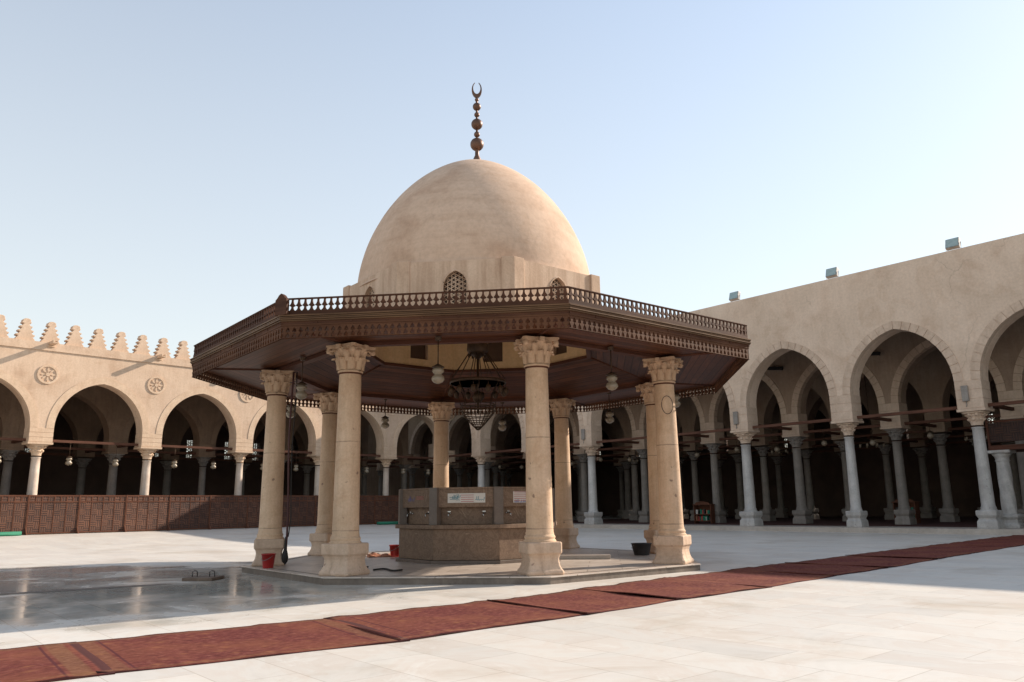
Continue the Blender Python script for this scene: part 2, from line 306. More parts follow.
# ------------------------------------------------------------------ mesh helpers
class MB:
    def __init__(s): s.v = []; s.f = []; s.sm = []
    def add(s, vs, fs, smooth=False):
        o = len(s.v); s.v += [tuple(p) for p in vs]; s.f += [tuple(i + o for i in f) for f in fs]; s.sm += [smooth] * len(fs); return s
    def box(s, x0, x1, y0, y1, z0, z1, mat=None):
        vs = [Vector((x, y, z)) for z in (z0, z1) for y in (y0, y1) for x in (x0, x1)]
        if mat is not None: vs = [mat @ p for p in vs]
        return s.add(vs, [(0, 2, 3, 1), (4, 5, 7, 6), (0, 1, 5, 4), (2, 6, 7, 3), (0, 4, 6, 2), (1, 3, 7, 5)])
    def cbox(s, c, size, mat=None):
        return s.box(c[0] - size[0] / 2, c[0] + size[0] / 2, c[1] - size[1] / 2, c[1] + size[1] / 2, c[2] - size[2] / 2, c[2] + size[2] / 2, mat)
    def lathe(s, prof, seg=32, c=(0, 0, 0), sq=False, smooth=True, rot=0.0, wob=0.0):
        vs = []; fs = []
        for r, z in prof:
            for k in range(seg):
                a = 2 * pi * k / seg + rot; rr = r
                if sq: rr = r / max(abs(cos(a - rot - pi / 4 + pi / 4)), abs(sin(a - rot)), 1e-6)
                if wob: rr *= 1 + wob * sin(3 * a + z * 4) * sin(z * 7 + a)
                vs.append((c[0] + rr * cos(a), c[1] + rr * sin(a), c[2] + z))
        n = len(prof)
        for i in range(n - 1):
            for k in range(seg):
                k2 = (k + 1) % seg; fs.append((i * seg + k, i * seg + k2, (i + 1) * seg + k2, (i + 1) * seg + k))
        s.add(vs, fs, smooth)
        s.add(vs[:seg], [tuple(reversed(range(seg)))]); s.add(vs[-seg:], [tuple(range(seg))]); return s
    def squares(s, prof, c=(0, 0, 0), rot=0.0, cham=.12):
        """square-section stack with chamfered corners; prof = (half width, z)"""
        vs = []; fs = []
        for r, z in prof:
            q = r * cham
            for p in ((r - q, -r), (r, -r + q), (r, r - q), (r - q, r), (-r + q, r), (-r, r - q), (-r, -r + q), (-r + q, -r)):
                x = p[0] * cos(rot) - p[1] * sin(rot); y = p[0] * sin(rot) + p[1] * cos(rot); vs.append((c[0] + x, c[1] + y, c[2] + z))
        n = len(prof)
        for i in range(n - 1):
            for k in range(8): fs.append((i * 8 + k, i * 8 + (k + 1) % 8, (i + 1) * 8 + (k + 1) % 8, (i + 1) * 8 + k))
        fs.append(tuple(reversed(range(8)))); fs.append(tuple(range((n - 1) * 8, n * 8))); return s.add(vs, fs)
    def tube(s, pts, r, seg=8, closed=False):
        pts = [Vector(p) for p in pts]; vs = []; fs = []; n = len(pts)
        for i, p in enumerate(pts):
            a = pts[i - 1] if (i > 0 or closed) else p; b = pts[(i + 1) % n] if (i < n - 1 or closed) else p
            t = (b - a).normalized(); up = Vector((0, 0, 1)) if abs(t.z) < .95 else Vector((1, 0, 0))
            e1 = t.cross(up).normalized(); e2 = t.cross(e1)
            rr = r[i] if isinstance(r, (list, tuple)) else r
            for k in range(seg):
                an = 2 * pi * k / seg; vs.append(p + e1 * cos(an) * rr + e2 * sin(an) * rr)
        m = n if closed else n - 1
        for i in range(m):
            for k in range(seg):
                j = (i + 1) % n; fs.append((i * seg + k, i * seg + (k + 1) % seg, j * seg + (k + 1) % seg, j * seg + k))
        if not closed: fs.append(tuple(reversed(range(seg)))); fs.append(tuple(range((n - 1) * seg, n * seg)))
        return s.add(vs, fs, True)
    def prism(s, poly, y0, y1, mat=None):
        """poly in (x,z), extruded along y"""
        n = len(poly); vs = [Vector((p[0], y0, p[1])) for p in poly] + [Vector((p[0], y1, p[1])) for p in poly]
        if mat is not None: vs = [mat @ p for p in vs]
        fs = [tuple(range(n)), tuple(reversed(range(n, 2 * n)))] + [(i, i + n, (i + 1) % n + n, (i + 1) % n) for i in range(n)]
        return s.add(vs, fs)
    def build(s, name, m, parent=None, loc=(0, 0, 0), rz=0.0, bevel=0.0):
        me = bpy.data.meshes.new(name); me.from_pydata(s.v, [], s.f); me.validate()
        bm = bmesh.new(); bm.from_mesh(me); bmesh.ops.recalc_face_normals(bm, faces=bm.faces); bm.to_mesh(me); bm.free()
        if len(s.sm) == len(me.polygons): me.polygons.foreach_set('use_smooth', s.sm)
        me.materials.append(M[m] if isinstance(m, str) else m)
        o = bpy.data.objects.new(name, me); COL.objects.link(o); o.parent = parent; o.location = loc; o.rotation_euler = (0, 0, rz)
        if bevel:
            b = o.modifiers.new('bevel', 'BEVEL'); b.width = bevel; b.segments = 2; b.limit_method = 'ANGLE'; b.angle_limit = radians(40)
        return o
def thing(name, label, cat, loc=(0, 0, 0), rz=0.0, group=None):
    o = bpy.data.objects.new(name, None); COL.objects.link(o); o.location = loc; o.rotation_euler = (0, 0, rz)
    return tag(o, label, cat, group)
def tag(o, label, cat, group=None):
    o['label'] = label; o['category'] = cat
    if group: o['group'] = group
    return o
def struct(o, kind='structure'): o['kind'] = kind; return o
def dup(o, parent, loc=None, rz=None, label=None, group=None):
    c = o.copy(); COL.objects.link(c); c.parent = parent
    if loc is not None: c.location = loc
    if rz is not None: c.rotation_euler = (0, 0, rz)
    if label: c['label'] = label
    if group: c['group'] = group
    for ch in list(o.children): dup(ch, c)
    return c

# ------------------------------------------------------------------ ground
def build_ground():
    xs = sorted(set([-900, -400, -200, -120, -90] + [x * 1.5 for x in range(-45, 46)] + [90, 120, 200, 400, 900]))
    ys = sorted(set([-900, -400, -200, -100, -60, -40, -25] + [y * 1.5 for y in range(-10, 60)] + [110, 150, 250, 500, 900]))
    mb = MB(); nx = len(xs)
    vs = [(x, y, ground_z(x, y)) for y in ys for x in xs]
    fs = [(j * nx + i, j * nx + i + 1, (j + 1) * nx + i + 1, (j + 1) * nx + i) for j in range(len(ys) - 1) for i in range(nx - 1)]
    mb.add(vs, fs, True); struct(mb.build('court_paving', 'ground'))
build_ground()

# ------------------------------------------------------------------ arcades
def arc_pts(w, rise, n=14):
    """half arc from the foot (w,0) up to the apex (0,rise)"""
    c = (rise * rise - w * w) / (2 * w); R = w + c; th = acos(max(-1, min(1, c / R)))
    return [(-c + R * cos(th * k / n), R * sin(th * k / n)) for k in range(n + 1)]
def full_arc(w, rise, n=14):
    h = arc_pts(w, rise, n); return [(-x, z) for x, z in h] + [(x, z) for x, z in reversed(h[:-1])]
def arch_wall(mb, i0, i1, sp, w, rise, spring, zb, ztop, y0, y1, n=12):
    arc = full_arc(w, rise, n)
    for i in range(i0, i1):
        xc = (i + .5) * sp; P = [(xc + x, spring + z) for x, z in arc]
        P = [(P[0][0], zb)] + P + [(P[-1][0], zb)]
        for k in range(1, len(P) - 2):
            for y in (y0, y1): mb.add([(P[k][0], y, P[k][1]), (P[k + 1][0], y, P[k + 1][1]), (P[k + 1][0], y, ztop), (P[k][0], y, ztop)], [(0, 1, 2, 3)])
        for k in range(len(P) - 1):
            mb.add([(P[k][0], y0, P[k][1]), (P[k + 1][0], y0, P[k + 1][1]), (P[k + 1][0], y1, P[k + 1][1]), (P[k][0], y1, P[k][1])], [(0, 1, 2, 3)])
        for xa, xb in ((i * sp, P[0][0]), (P[-1][0], (i + 1) * sp)):
            for y in (y0, y1): mb.add([(xa, y, zb), (xb, y, zb), (xb, y, ztop), (xa, y, ztop)], [(0, 1, 2, 3)])
            mb.add([(xa, y0, zb), (xb, y0, zb), (xb, y1, zb), (xa, y1, zb)], [(0, 1, 2, 3)])
    xa, xb = i0 * sp, i1 * sp
    mb.add([(xa, y0, ztop), (xb, y0, ztop), (xb, y1, ztop), (xa, y1, ztop)], [(0, 1, 2, 3)])
    for x in (xa, xb): mb.add([(x, y0, zb), (x, y1, zb), (x, y1, ztop), (x, y0, ztop)], [(0, 1, 2, 3)])
def ring_mb(w, rise, yf, depth, width=.36, gap=.010, n=11, proud=.03, inn=.015, rnd=True):
    """archivolt: separate voussoirs, or a smooth moulding when gap is 0"""
    mb = MB(); arc = full_arc(w - inn, rise - inn, n); nn = len(arc); s = 1 if depth > 0 else -1
    def nrm(k):
        a = Vector(arc[max(0, k - 1)]); b = Vector(arc[min(nn - 1, k + 1)]); t = (b - a).normalized(); return Vector((-t.y, t.x))
    rr = random.Random(3)
    for k in range(nn - 1):
        a, b = Vector(arc[k]), Vector(arc[k + 1]); na, nb_ = nrm(k), nrm(k + 1)
        if na.y < 0 and abs(na.x) < .5: na = -na
        ax = Vector((-1, 0)) if a.x < 0 else Vector((1, 0))
        if k == 0: na = Vector((-1, 0))
        if k + 1 == nn - 1: nb_ = Vector((1, 0))
        t = (b - a).normalized() * gap / 2
        p = proud + (rr.uniform(-.008, .01) if rnd and gap else 0)
        q = [a + t, b - t, b - t + nb_ * width, a + t + na * width]
        mb.prism([(v.x, v.y) for v in q], yf - s * p, yf + depth)
    return mb
def lathe_col(H, r0, r1, cap_h, base_h):
    sh = MB(); prof = [(r0 * 1.18, base_h), (r0 * 1.2, base_h + .05), (r0 * 1.08, base_h + .08), (r0 * 1.12, base_h + .13), (r0, base_h + .18)]
    for k in range(1, 9): t = k / 8; prof.append((r0 + (r1 - r0) * t, base_h + .18 + (H - cap_h - base_h - .24) * t))
    prof += [(r1 * 1.12, H - cap_h - .04), (r1 * 1.12, H - cap_h)]
    sh.lathe(prof, 20); return sh
def simple_cap(H, r1, cap_h, top):
    mb = MB(); z = H - cap_h
    mb.lathe([(r1 * 1.0, z), (r1 * 1.08, z + cap_h * .35), (r1 * 1.35, z + cap_h * .42), (r1 * 1.15, z + cap_h * .45), (r1 * 1.3, z + cap_h * .7), (r1 * 1.75, z + cap_h * .82), (r1 * 1.4, z + cap_h * .86)], 16, smooth=True)
    for k in range(8):                                   # leaf tips
        a = k * pi / 4; mt = Matrix.Rotation(a, 4, 'Z')
        mb.prism([(r1 * .9, z + .03), (r1 * 1.15, z + cap_h * .3), (r1 * 1.5, z + cap_h * .40), (r1 * 1.48, z + cap_h * .52), (r1 * 1.0, z + cap_h * .45)], -.05, .05, mt)
        mt = Matrix.Rotation(a + pi / 8, 4, 'Z')
        mb.prism([(r1 * .9, z + cap_h * .3), (r1 * 1.3, z + cap_h * .6), (r1 * 1.85, z + cap_h * .74), (r1 * 1.8, z + cap_h * .86), (r1 * 1.0, z + cap_h * .84)], -.05, .05, mt)
    mb.squares([(top * .92, H - cap_h * .14), (top, H - cap_h * .10), (top, H)], cham=.2); return mb

ROW_MAT = {}
def arcade(root, sgn, sp, rows, i0, i1, floor, capz, w, spring, rise, wtop, front_mat, arch_mat, col_mat, inner_i0, zceil, sub_blocks):
    """rows: list of depth offsets; sgn=+1: local +y is behind; -1: local -y is behind"""
    T = .92
    H = capz - floor
    csh = lathe_col(H, .255, .215, .62, .70); ccap = simple_cap(H, .23, .55, .42)
    cb = MB(); cb.squares([(.385, 0), (.39, .05), (.375, .28), (.33, .34), (.32, .40), (.36, .47), (.385, .52), (.385, .68), (.36, .71)], cham=.06)
    proto = None
    for ri, off in enumerate(rows):
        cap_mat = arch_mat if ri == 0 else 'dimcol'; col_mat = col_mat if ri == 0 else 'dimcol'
        if ri < 2: proto = None
        a0, a1 = (i0, i1) if ri == 0 else (inner_i0, i1)
        y0, y1 = sgn * (off - T / 2), sgn * (off + T / 2)
        if ri == 0: y0, y1 = 0.0, sgn * T
        yc = (y0 + y1) / 2
        mb = MB(); arch_wall(mb, a0, a1, sp, w, rise, spring, capz + .10, wtop if ri == 0 else zceil, y0, y1)
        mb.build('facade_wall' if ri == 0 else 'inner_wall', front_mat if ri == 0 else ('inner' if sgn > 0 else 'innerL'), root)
        if ri < 2:
            rmb = ring_mb(w, rise, y0, sgn * .30, gap=.022 if sub_blocks else 0, n=11 if sub_blocks else 14, proud=.03 if sub_blocks else .022)
            src = None
            for i in range(a0, a1):
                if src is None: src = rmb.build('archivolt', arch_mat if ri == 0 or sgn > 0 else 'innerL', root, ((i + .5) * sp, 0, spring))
                else: dup(src, root, ((i + .5) * sp, 0, spring))
            # impost blocks over the columns: courses of cut stone
            pb = MB(); hw = sp / 2 - w; z = capz; courses = [.12] + [(spring - capz - .12) / 3] * 3
            for ci, hgt in enumerate(courses):
                e = .05 if ci == 0 else .018; g = .006
                pb.box(-hw - e, hw + e, min(y0, y1) - e, max(y0, y1) + e, z + g, z + hgt - g); z += hgt
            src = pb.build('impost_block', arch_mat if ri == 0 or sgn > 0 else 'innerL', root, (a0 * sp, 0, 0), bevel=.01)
            for i in range(a0 + 1, a1 + 1): dup(src, root, (i * sp, 0, 0))
        for i in range(a0, a1 + 1):
            if proto is None:
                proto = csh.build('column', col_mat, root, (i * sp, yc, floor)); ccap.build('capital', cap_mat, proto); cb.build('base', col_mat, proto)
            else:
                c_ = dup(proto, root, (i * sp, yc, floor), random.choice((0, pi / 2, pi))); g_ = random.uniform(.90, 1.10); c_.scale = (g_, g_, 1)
        tb = MB(); tb.box(a0 * sp, a1 * sp, yc - .07, yc + .07, capz + .17, capz + .30); tb.build('tie_beam', 'tie', root)
    D = rows[-1] + T / 2
    cr = MB()
    for i in range(inner_i0, i1 + 1):
        cr.box(i * sp - .08, i * sp + .08, min(sgn * T, sgn * D), max(sgn * T, sgn * D), capz + .36, capz + .50)
    cr.build('cross_beam', 'tie', root)
    return D

# shaded arcade (right)
RR = thing('shaded_arcade', 'tall shaded plaster arcade with grey marble columns on the right side of the court', 'arcade', A0 - N * .46, ANG_R)
rowsR = [0, 5.4, 10.8, 16.2, 21.6]
DR = arcade(RR, 1, SP, rowsR, -1, 11, .213, 4.88, 2.24, 6.15, 2.68, 11.75, 'shadewall', 'shadearch', 'marblecol', -4, 10.4, True)
def slab(root, name, m, x0, x1, y0, y1, z0, z1): return MB().box(x0, x1, min(y0, y1), max(y0, y1), z0, z1).build(name, m, root)
slab(RR, 'roof', 'ceil', -4 * SP, 11 * SP, .93, 27.6, 10.41, 10.8)
jo = MB()
for k in range(0, 115):
    x = -4 * SP + .3 + k * .72
    if x < 11 * SP: jo.box(x, x + .16, .94, 16, 10.18, 10.409)
jo.build('ceiling_joists', 'ceil', RR)
def back_wall(root, x0, x1, y, th, z0, z1, wins, wz0, wz1, ww, low=()):
    """wall with real window openings closed by plaster grilles"""
    mb = MB(); xs = x0
    for c in sorted(wins):
        mb.box(xs, c - ww / 2, y, y + th, z0, z1); mb.box(c - ww / 2, c + ww / 2, y, y + th, z0, wz0); mb.box(c - ww / 2, c + ww / 2, y, y + th, wz1, z1); xs = c + ww / 2
    mb.box(xs, x1, y, y + th, z0, z1); mb.build('back_wall', 'dim', root)
    g = MB(); h = wz1 - wz0
    for s in (-1, 1):
        for t in range(-6, 9):
            zz = t * .22 + (.0 if s > 0 else .11); a = (-ww / 2, zz); b = (ww / 2, zz + s * ww * .9)
            g.tube([(a[0], 0, a[1]), (b[0], 0, b[1])], .035, 4)
    for t in range(1, 5): g.tube([(-ww / 2 + t * ww / 5, 0, 0), (-ww / 2 + t * ww / 5, 0, h)], .035, 4)
    g.v = [(x, yy, min(max(zv, -.03), h + .03)) for x, yy, zv in g.v]
    src = None
    for c in wins:
        if src is None: src = g.build('window_grille', 'shadearch', root, (c, y + th * .5, wz0))
        else: dup(src, root, (c, y + th * .5, wz0))
back_wall(RR, -4 * SP, 11 * SP, 27.2, .8, .15, 10.4, [(i + .5) * SP for i in range(-3, 11)], 6.0, 7.4, .9)
slab(RR, 'end_wall', 'shadewall', 11 * SP, 11 * SP + .8, .93, 28, .15, 11.7)
slab(RR, 'end_wall', 'inner', -4 * SP - .8, -4 * SP, 0, 28, .15, 10.8)
# floors and kerbs
def strip(name, m, org, e, nn, x0, x1, y0, y1, z0, z1):
    mb = MB(); P = lambda x, y, z: org + e * x + nn * y + Vector((0, 0, z))
    vs = [P(x, y, z) for z in (z0, z1) for y in (y0, y1) for x in (x0, x1)]
    mb.add(vs, [(0, 2, 3, 1), (4, 5, 7, 6), (0, 1, 5, 4), (2, 6, 7, 3), (0, 4, 6, 2), (1, 3, 7, 5)]); return struct(mb.build(name, m))
strip('arcade_kerb', 'kerb', A0, U, N, -.82 * SP, 11 * SP, -.95, 1.3, -.1, .213)
strip('arcade_floor', 'carpet', A0, U, N, -4 * SP, 11 * SP, 1.3, 27.2, -.1, .205)
strip('arcade_floor', 'carpet', KC, UL, -NL, .2, 10 * LSP, .0, 22, .0, .30)

# sunlit arcade (left)
RL = thing('sunlit_arcade', 'sunlit cream arcade with stepped merlons and rosettes on the left side of the court', 'arcade', KC + NL * .46, ANG_L)
rowsL = [0, 5.4, 10.8]
# local +y of this root is NL x ... UL rotated by +90 deg = NL (towards the court): behind is -y
arcade(RL, -1, LSP, rowsL, 0, 10, .30, 4.72, 2.24, 5.56, 2.55, 9.56, 'sunwall', 'sunarch', 'creamcol', 0, 9.0, False)
slab(RL, 'roof', 'ceil', 0, 10 * LSP, -.93, -16.6, 9.01, 9.4)
jo = MB()
for k in range(0, 77): jo.box(.3 + k * .72, .46 + k * .72, -11, -.94, 8.80, 9.009)
jo.build('ceiling_joists', 'ceil', RL)
slab(RL, 'coping', 'sunwall', 0, 10 * LSP, -.8, .06, 9.56, 9.98)
mb = MB()
back_wall(RL, 0, 10 * LSP, -16.9, .7, .2, 9.0, [(i + .5) * LSP + o for i in range(0, 10) for o in (-1.2, 1.2)], 5.3, 6.8, .8)
slab(RL, 'end_wall', 'sunwall', 10 * LSP, 10 * LSP + .8, -17, 0, .2, 9.6)
# merlons: stepped, each step with a little overhanging lip
poly = []; hh = 1.16; steps = 4; b0, t0 = .44, .15
right = [(b0, 0), (b0, .10)]
for k in range(steps):
    z = .10 + k * .22; r = b0 - (b0 - t0) * (k + 1) / steps
    right += [(r + .035, z + .02), (r - .04, z + .13), (r + .055, z + .15), (r + .065, z + .22)]
right += [(t0 + .02, hh - .14), (t0 + .04, hh - .09), (t0 - .01, hh - .03), (t0 - .09, hh)]
poly = right + [(-x, z) for x, z in reversed(right)]
mm = MB().prism(poly, -.52, -.12); src = None; k = 0
while .12 + k * .2114 < 9.9:
    xx = (.12 + k * .2114 + .02) * LSP
    if src is None: src = mm.build('merlon', 'sunwall', RL, (xx, 0, 9.98), bevel=.015)
    else: dup(src, RL, (xx, 0, 9.98))
    k += 1
# rosettes and water spouts over each pier
ro = MB(); rm = Matrix.Rotation(-pi / 2, 4, 'X')
def disc_ring(mb, r0, r1, y0, y1, seg=28):
    for a in range(seg):
        t0_, t1_ = 2 * pi * a / seg, 2 * pi * (a + 1) / seg
        mb.prism([(r0 * cos(t0_), r0 * sin(t0_)), (r1 * cos(t0_), r1 * sin(t0_)), (r1 * cos(t1_), r1 * sin(t1_)), (r0 * cos(t1_), r0 * sin(t1_))], y0, y1)
disc_ring(ro, .40, .50, -.02, .045); disc_ring(ro, 0.001, .10, -.02, .04, 10)
for a in range(8):
    t = a * pi / 4; ca, sa = cos(t), sin(t)
    ro.prism([(.10 * ca, .10 * sa), (.25 * ca - .055 * sa, .25 * sa + .055 * ca), (.38 * ca, .38 * sa), (.25 * ca + .055 * sa, .25 * sa - .055 * ca)], -.02, .035)
src = None
for i in range(0, 10):
    if src is None: src = ro.build('rosette', 'sunarch', RL, (i * LSP, 0, 8.32), bevel=.006)
    else: dup(src, RL, (i * LSP, 0, 8.32))
spt = MB(); spt.box(-.13, .13, -.3, .75, 0, .05); spt.box(-.13, -.07, -.3, .75, .05, .16); spt.box(.07, .13, -.3, .75, .05, .16); spt.box(-.17, .17, .0, .12, -.1, -.002)
src = None
for i in range(1, 10):
    if src is None: src = spt.build('water_spout', 'sunarch', RL, (i * LSP, 0, 9.86), bevel=.01)
    else: dup(src, RL, (i * LSP, 0, 9.86))
# floor step under the sunlit columns
strip('arcade_kerb', 'kerb', KC, UL, -NL, .3, 10 * LSP, -.78, 1.0, .05, .305)

# ------------------------------------------------------------------ pavilion
def cpt(R, i, z): a = T8 + i * pi / 4; return Vector((R * sin(a), -R * cos(a), z))
PV = thing('fountain_pavilion', 'octagonal domed pavilion with eight stone columns and a carved wooden eave in mid court', 'pavilion', (PX, PY, 0), PROT)
def octa(mb, prof):
    """prof: closed ring of (R,z) swept round the octagon"""
    n = len(prof); vs = [cpt(R, i, z) for i in range(8) for R, z in prof]
    fs = [(i * n + k, i * n + (k + 1) % n, ((i + 1) % 8) * n + (k + 1) % n, ((i + 1) % 8) * n + k) for i in range(8) for k in range(n)]
    mb.add(vs, fs); return mb
def octa_solid(mb, R, z0, z1):
    vs = [cpt(R, i, z0) for i in range(8)] + [cpt(R, i, z1) for i in range(8)]
    mb.add(vs, [tuple(reversed(range(8))), tuple(range(8, 16))] + [(i, (i + 1) % 8, (i + 1) % 8 + 8, i + 8) for i in range(8)]); return mb
pf = MB(); octa_solid(pf, 5.24, HP - .022, HP); pf.build('platform', 'platform', PV, bevel=.006)
pf = MB(); octa_solid(pf, 5.22, -.02, HP - .025); pf.build('platform_step', 'step', PV)
bd = MB(); octa(bd, [(5.0, HP + .001), (5.04, HP + .001), (5.04, HP + .006), (5.0, HP + .006)]); bd.build('platform_joint', 'pilaster', PV)

def pav_capital():
    mb = MB(); H = .52
    prof = [(.205, 0), (.235, .0), (.245, .03), (.215, .045), (.216, .12), (.232, .24), (.265, .34), (.315, .42), (.35, .46)]
    mb.lathe(prof, 24)
    def leaf(a, z0, z1, r0, r1, wid, curl):
        n = 8; vs = []; fs = []
        for k in range(n + 1):
            t = k / n
            r = r0 + (r1 - r0) * t ** 1.8; z = z0 + (z1 - z0) * min(1, t * 1.18)
            if t > .8: r = r1 + curl * sin((t - .8) / .2 * pi * .5); z = z1 - curl * 1.3 * (t - .8) / .2
            ww = wid * (1 - .55 * abs(t - .45) ** 1.5) * (1 if t < .75 else (1 - (t - .75) * 2.2))
            for s, dr in ((-1, -.02), (-.5, .012), (0, .030), (.5, .012), (1, -.02)):
                rr = r + dr + .012; x = ww * s; vs.append((rr * cos(a) - x * sin(a), rr * sin(a) + x * cos(a), z))
        for k in range(n):
            for j in range(4): o = k * 5 + j; fs.append((o, o + 1, o + 6, o + 5))
        # thickness: inner copy
        m = len(vs); inner = []
        for (x, y, z) in vs:
            rr = hypot(x, y); q = (rr - .035) / rr; inner.append((x * q, y * q, z + .004))
        fs += [tuple(i + m for i in reversed(f)) for f in fs]
        for k in range(n): fs += [(k * 5, (k + 1) * 5, (k + 1) * 5 + m, k * 5 + m), (k * 5 + 4, k * 5 + 4 + m, (k + 1) * 5 + 4 + m, (k + 1) * 5 + 4)]
        fs += [(n * 5 + j, n * 5 + j + 1, n * 5 + j + 1 + m, n * 5 + j + m) for j in range(4)]
        mb.add(vs + inner, fs, True)
    for k in range(8): leaf(k * pi / 4, .05, .30, .218, .285, .084, .042)
    for k in range(8): leaf(k * pi / 4 + pi / 8, .20, .435, .228, .345, .08, .045)
    for k in range(4):                                   # corner volutes
        a = pi / 4 + k * pi / 2; c = (.41 * cos(a), .41 * sin(a), .42)
        mb.lathe([(.0, -.06), (.045, -.05), (.06, 0), (.045, .05), (.0, .06)], 8, c)
    # abacus with concave sides and rosettes
    pts = []
    for k in range(4):
        a0_ = -pi / 4 + k * pi / 2; P = Vector((.515 * cos(a0_), .515 * sin(a0_))); Q = Vector((.515 * cos(a0_ + pi / 2), .515 * sin(a0_ + pi / 2)))
        for t in (0.06, .25, .5, .75, .94):
            v = P.lerp(Q, t); dd = 1 - .07 * sin(pi * t) / .5; pts.append(v * dd)
    n = len(pts)
    for z0_, z1_, s in ((.455, .49, .95), (.492, H, 1.0)):
        vs = [(p.x * s, p.y * s, z0_) for p in pts] + [(p.x * s, p.y * s, z1_) for p in pts]
        mb.add(vs, [tuple(reversed(range(n))), tuple(range(n, 2 * n))] + [(i, (i + 1) % n, (i + 1) % n + n, i + n) for i in range(n)])
    for k in range(4):
        a = k * pi / 2; mb.cbox((.345 * cos(a), .345 * sin(a), .475), (.09, .09, .08))
    return mb
sh = MB(); Hs = HC - HP - .52; b0z = .55
prof = [(.285, b0z - .02), (.295, b0z + .02), (.285, b0z + .04), (.268, b0z + .05), (.275, b0z + .07), (.28, b0z + .09), (.268, b0z + .12), (.255, b0z + .125), (.258, b0z + .15), (.248, b0z + .18)]
for k in range(1, 13): t = k / 12; prof.append((.243 - .036 * t ** 1.2, b0z + .18 + (Hs - b0z - .18) * t))
sh.lathe(prof, 32)
ped = MB(); ped.squares([(.335, 0), (.345, .04), (.335, .07), (.31, .10), (.285, .16), (.272, .23), (.272, .28), (.285, .33), (.29, .34), (.315, .37), (.318, .385), (.318, .54), (.30, .56)], cham=.10)
collar = MB(); collar.lathe([(.215, -.02), (.228, -.015), (.228, .015), (.215, .02)], 24)
capmb = pav_capital(); src = None
for i in range(8):
    p = cpt(RC, i, HP); rz = T8 + i * pi / 4
    if src is None:
        src = sh.build('column', 'col', PV, p, rz); capmb.build('capital', 'col', src, (0, 0, Hs)); ped.build('pedestal', 'base', src, bevel=.012)
        collar.build('collar', 'beam', src, (0, 0, Hs - .01))
    else: dup(src, PV, p, rz)

# wooden eave, one facet after another
R_E = 6.50; AP = R_E * cos(T8); HL = R_E * sin(T8)
def bars(z0, z1, n, up=True):
    mb = MB(); pitch = 2 * HL / n; H = z1 - z0
    pr = [(0, .5), (.27, .5), (.30, .36), (.36, .23), (.42, .16), (.53, .13), (.55, .33), (.60, .47), (.63, .38), (.69, .24), (.78, .16), (.88, .12), (.96, .13), (.965, .5), (1, .5)] if up else \
         [(0, .5), (.05, .5), (.06, .20), (.14, .17), (.28, .24), (.40, .40), (.46, .46), (.50, .42), (.52, .20), (.60, .17), (.72, .24), (.84, .40), (.90, .5), (1, .5)]
    for k in range(n):
        xc = -HL + (k + .5) * pitch; L = [(xc - pitch * w_ * .999, z0 + H * t) for t, w_ in pr]; Rr_ = [(xc + pitch * w_ * .999, z0 + H * t) for t, w_ in pr]
        for j in range(len(pr) - 1):                    # quads front / back + sides, avoids concave n-gons
            a, b, c, d = L[j], Rr_[j], Rr_[j + 1], L[j + 1]
            y0, y1 = -AP, -AP + .035
            mb.add([(a[0], y0, a[1]), (b[0], y0, b[1]), (c[0], y0, c[1]), (d[0], y0, d[1]), (a[0], y1, a[1]), (b[0], y1, b[1]), (c[0], y1, c[1]), (d[0], y1, d[1])],
                   [(0, 1, 2, 3), (7, 6, 5, 4), (0, 3, 7, 4), (1, 5, 6, 2)])
    return mb
crest = bars(4.60, 4.895, 43, True); crest.box(-HL, HL, -AP - .008, -AP + .043, 4.896, 4.908)
fr = bars(4.19, 4.41, 43, False); fr.box(-HL, HL, -AP - .01, -AP + .045, 4.412, 4.44)
mo = MB()
for k, (z, e, h_) in enumerate(((4.598, .06, .022), (4.566, .045, .018), (4.536, .055, .020), (4.506, .035, .018))):
    hl = (AP + e) * math.tan(T8)
    mo.box(-hl, hl, -AP - e, -AP + .03, z - h_, z)
    if k < 3: mo.box(-HL, HL, -AP - .015, -AP + .03, z - .032 + .002, z - h_ - .0005)
bo = MB(); bo.box(-HL, HL, -AP - .008, -AP + .05, 4.40 + .042, 4.487)
for k in range(9): bo.box(-HL + k * 2 * HL / 8 - (.02 if k else 0), -HL + k * 2 * HL / 8 + (.02 if k < 8 else 0), -AP - .02, -AP, 4.445, 4.485)
def trap(mb, R0, z0, R1, z1, th=.03):
    a0, h0, a1, h1 = R0 * cos(T8), R0 * sin(T8), R1 * cos(T8), R1 * sin(T8)
    vs = [(-h0, -a0, z0), (h0, -a0, z0), (h1, -a1, z1), (-h1, -a1, z1)]; vs += [(x, y, z + th) for x, y, z in vs]
    mb.add(vs, [(0, 1, 2, 3), (7, 6, 5, 4), (0, 4, 5, 1), (1, 5, 6, 2), (2, 6, 7, 3), (3, 7, 4, 0)])
so = MB(); trap(so, R_E - .05, 4.405, 4.75, 4.43); trap(so, 4.60, 4.44, 2.95, 5.03)
be = MB(); hb = 4.76 * sin(T8); be.box(-hb, hb, -4.76 * cos(T8), -4.58 * cos(T8), 4.36, 4.50)
ht = 2.98 * sin(T8); tr = MB(); tr.box(-ht, ht, -2.98 * cos(T8), -2.86 * cos(T8), 4.99, 5.07)
hip = MB(); p0, p1 = cpt(6.4, 7, 4.40), cpt(4.7, 7, 4.425); p2 = cpt(2.96, 7, 5.015); hip.tube([p0, p1, p2], .03, 4)
seam = MB()
facet_parts = [(crest, 'cresting', 'wood'), (fr, 'fringe', 'woodlt'), (mo, 'moulding', 'gold'), (bo, 'fascia', 'wood'), (so, 'soffit', 'soffit'), (be, 'beam', 'beam'), (tr, 'opening_trim', 'beam'), (hip, 'hip_batten', 'beam')]
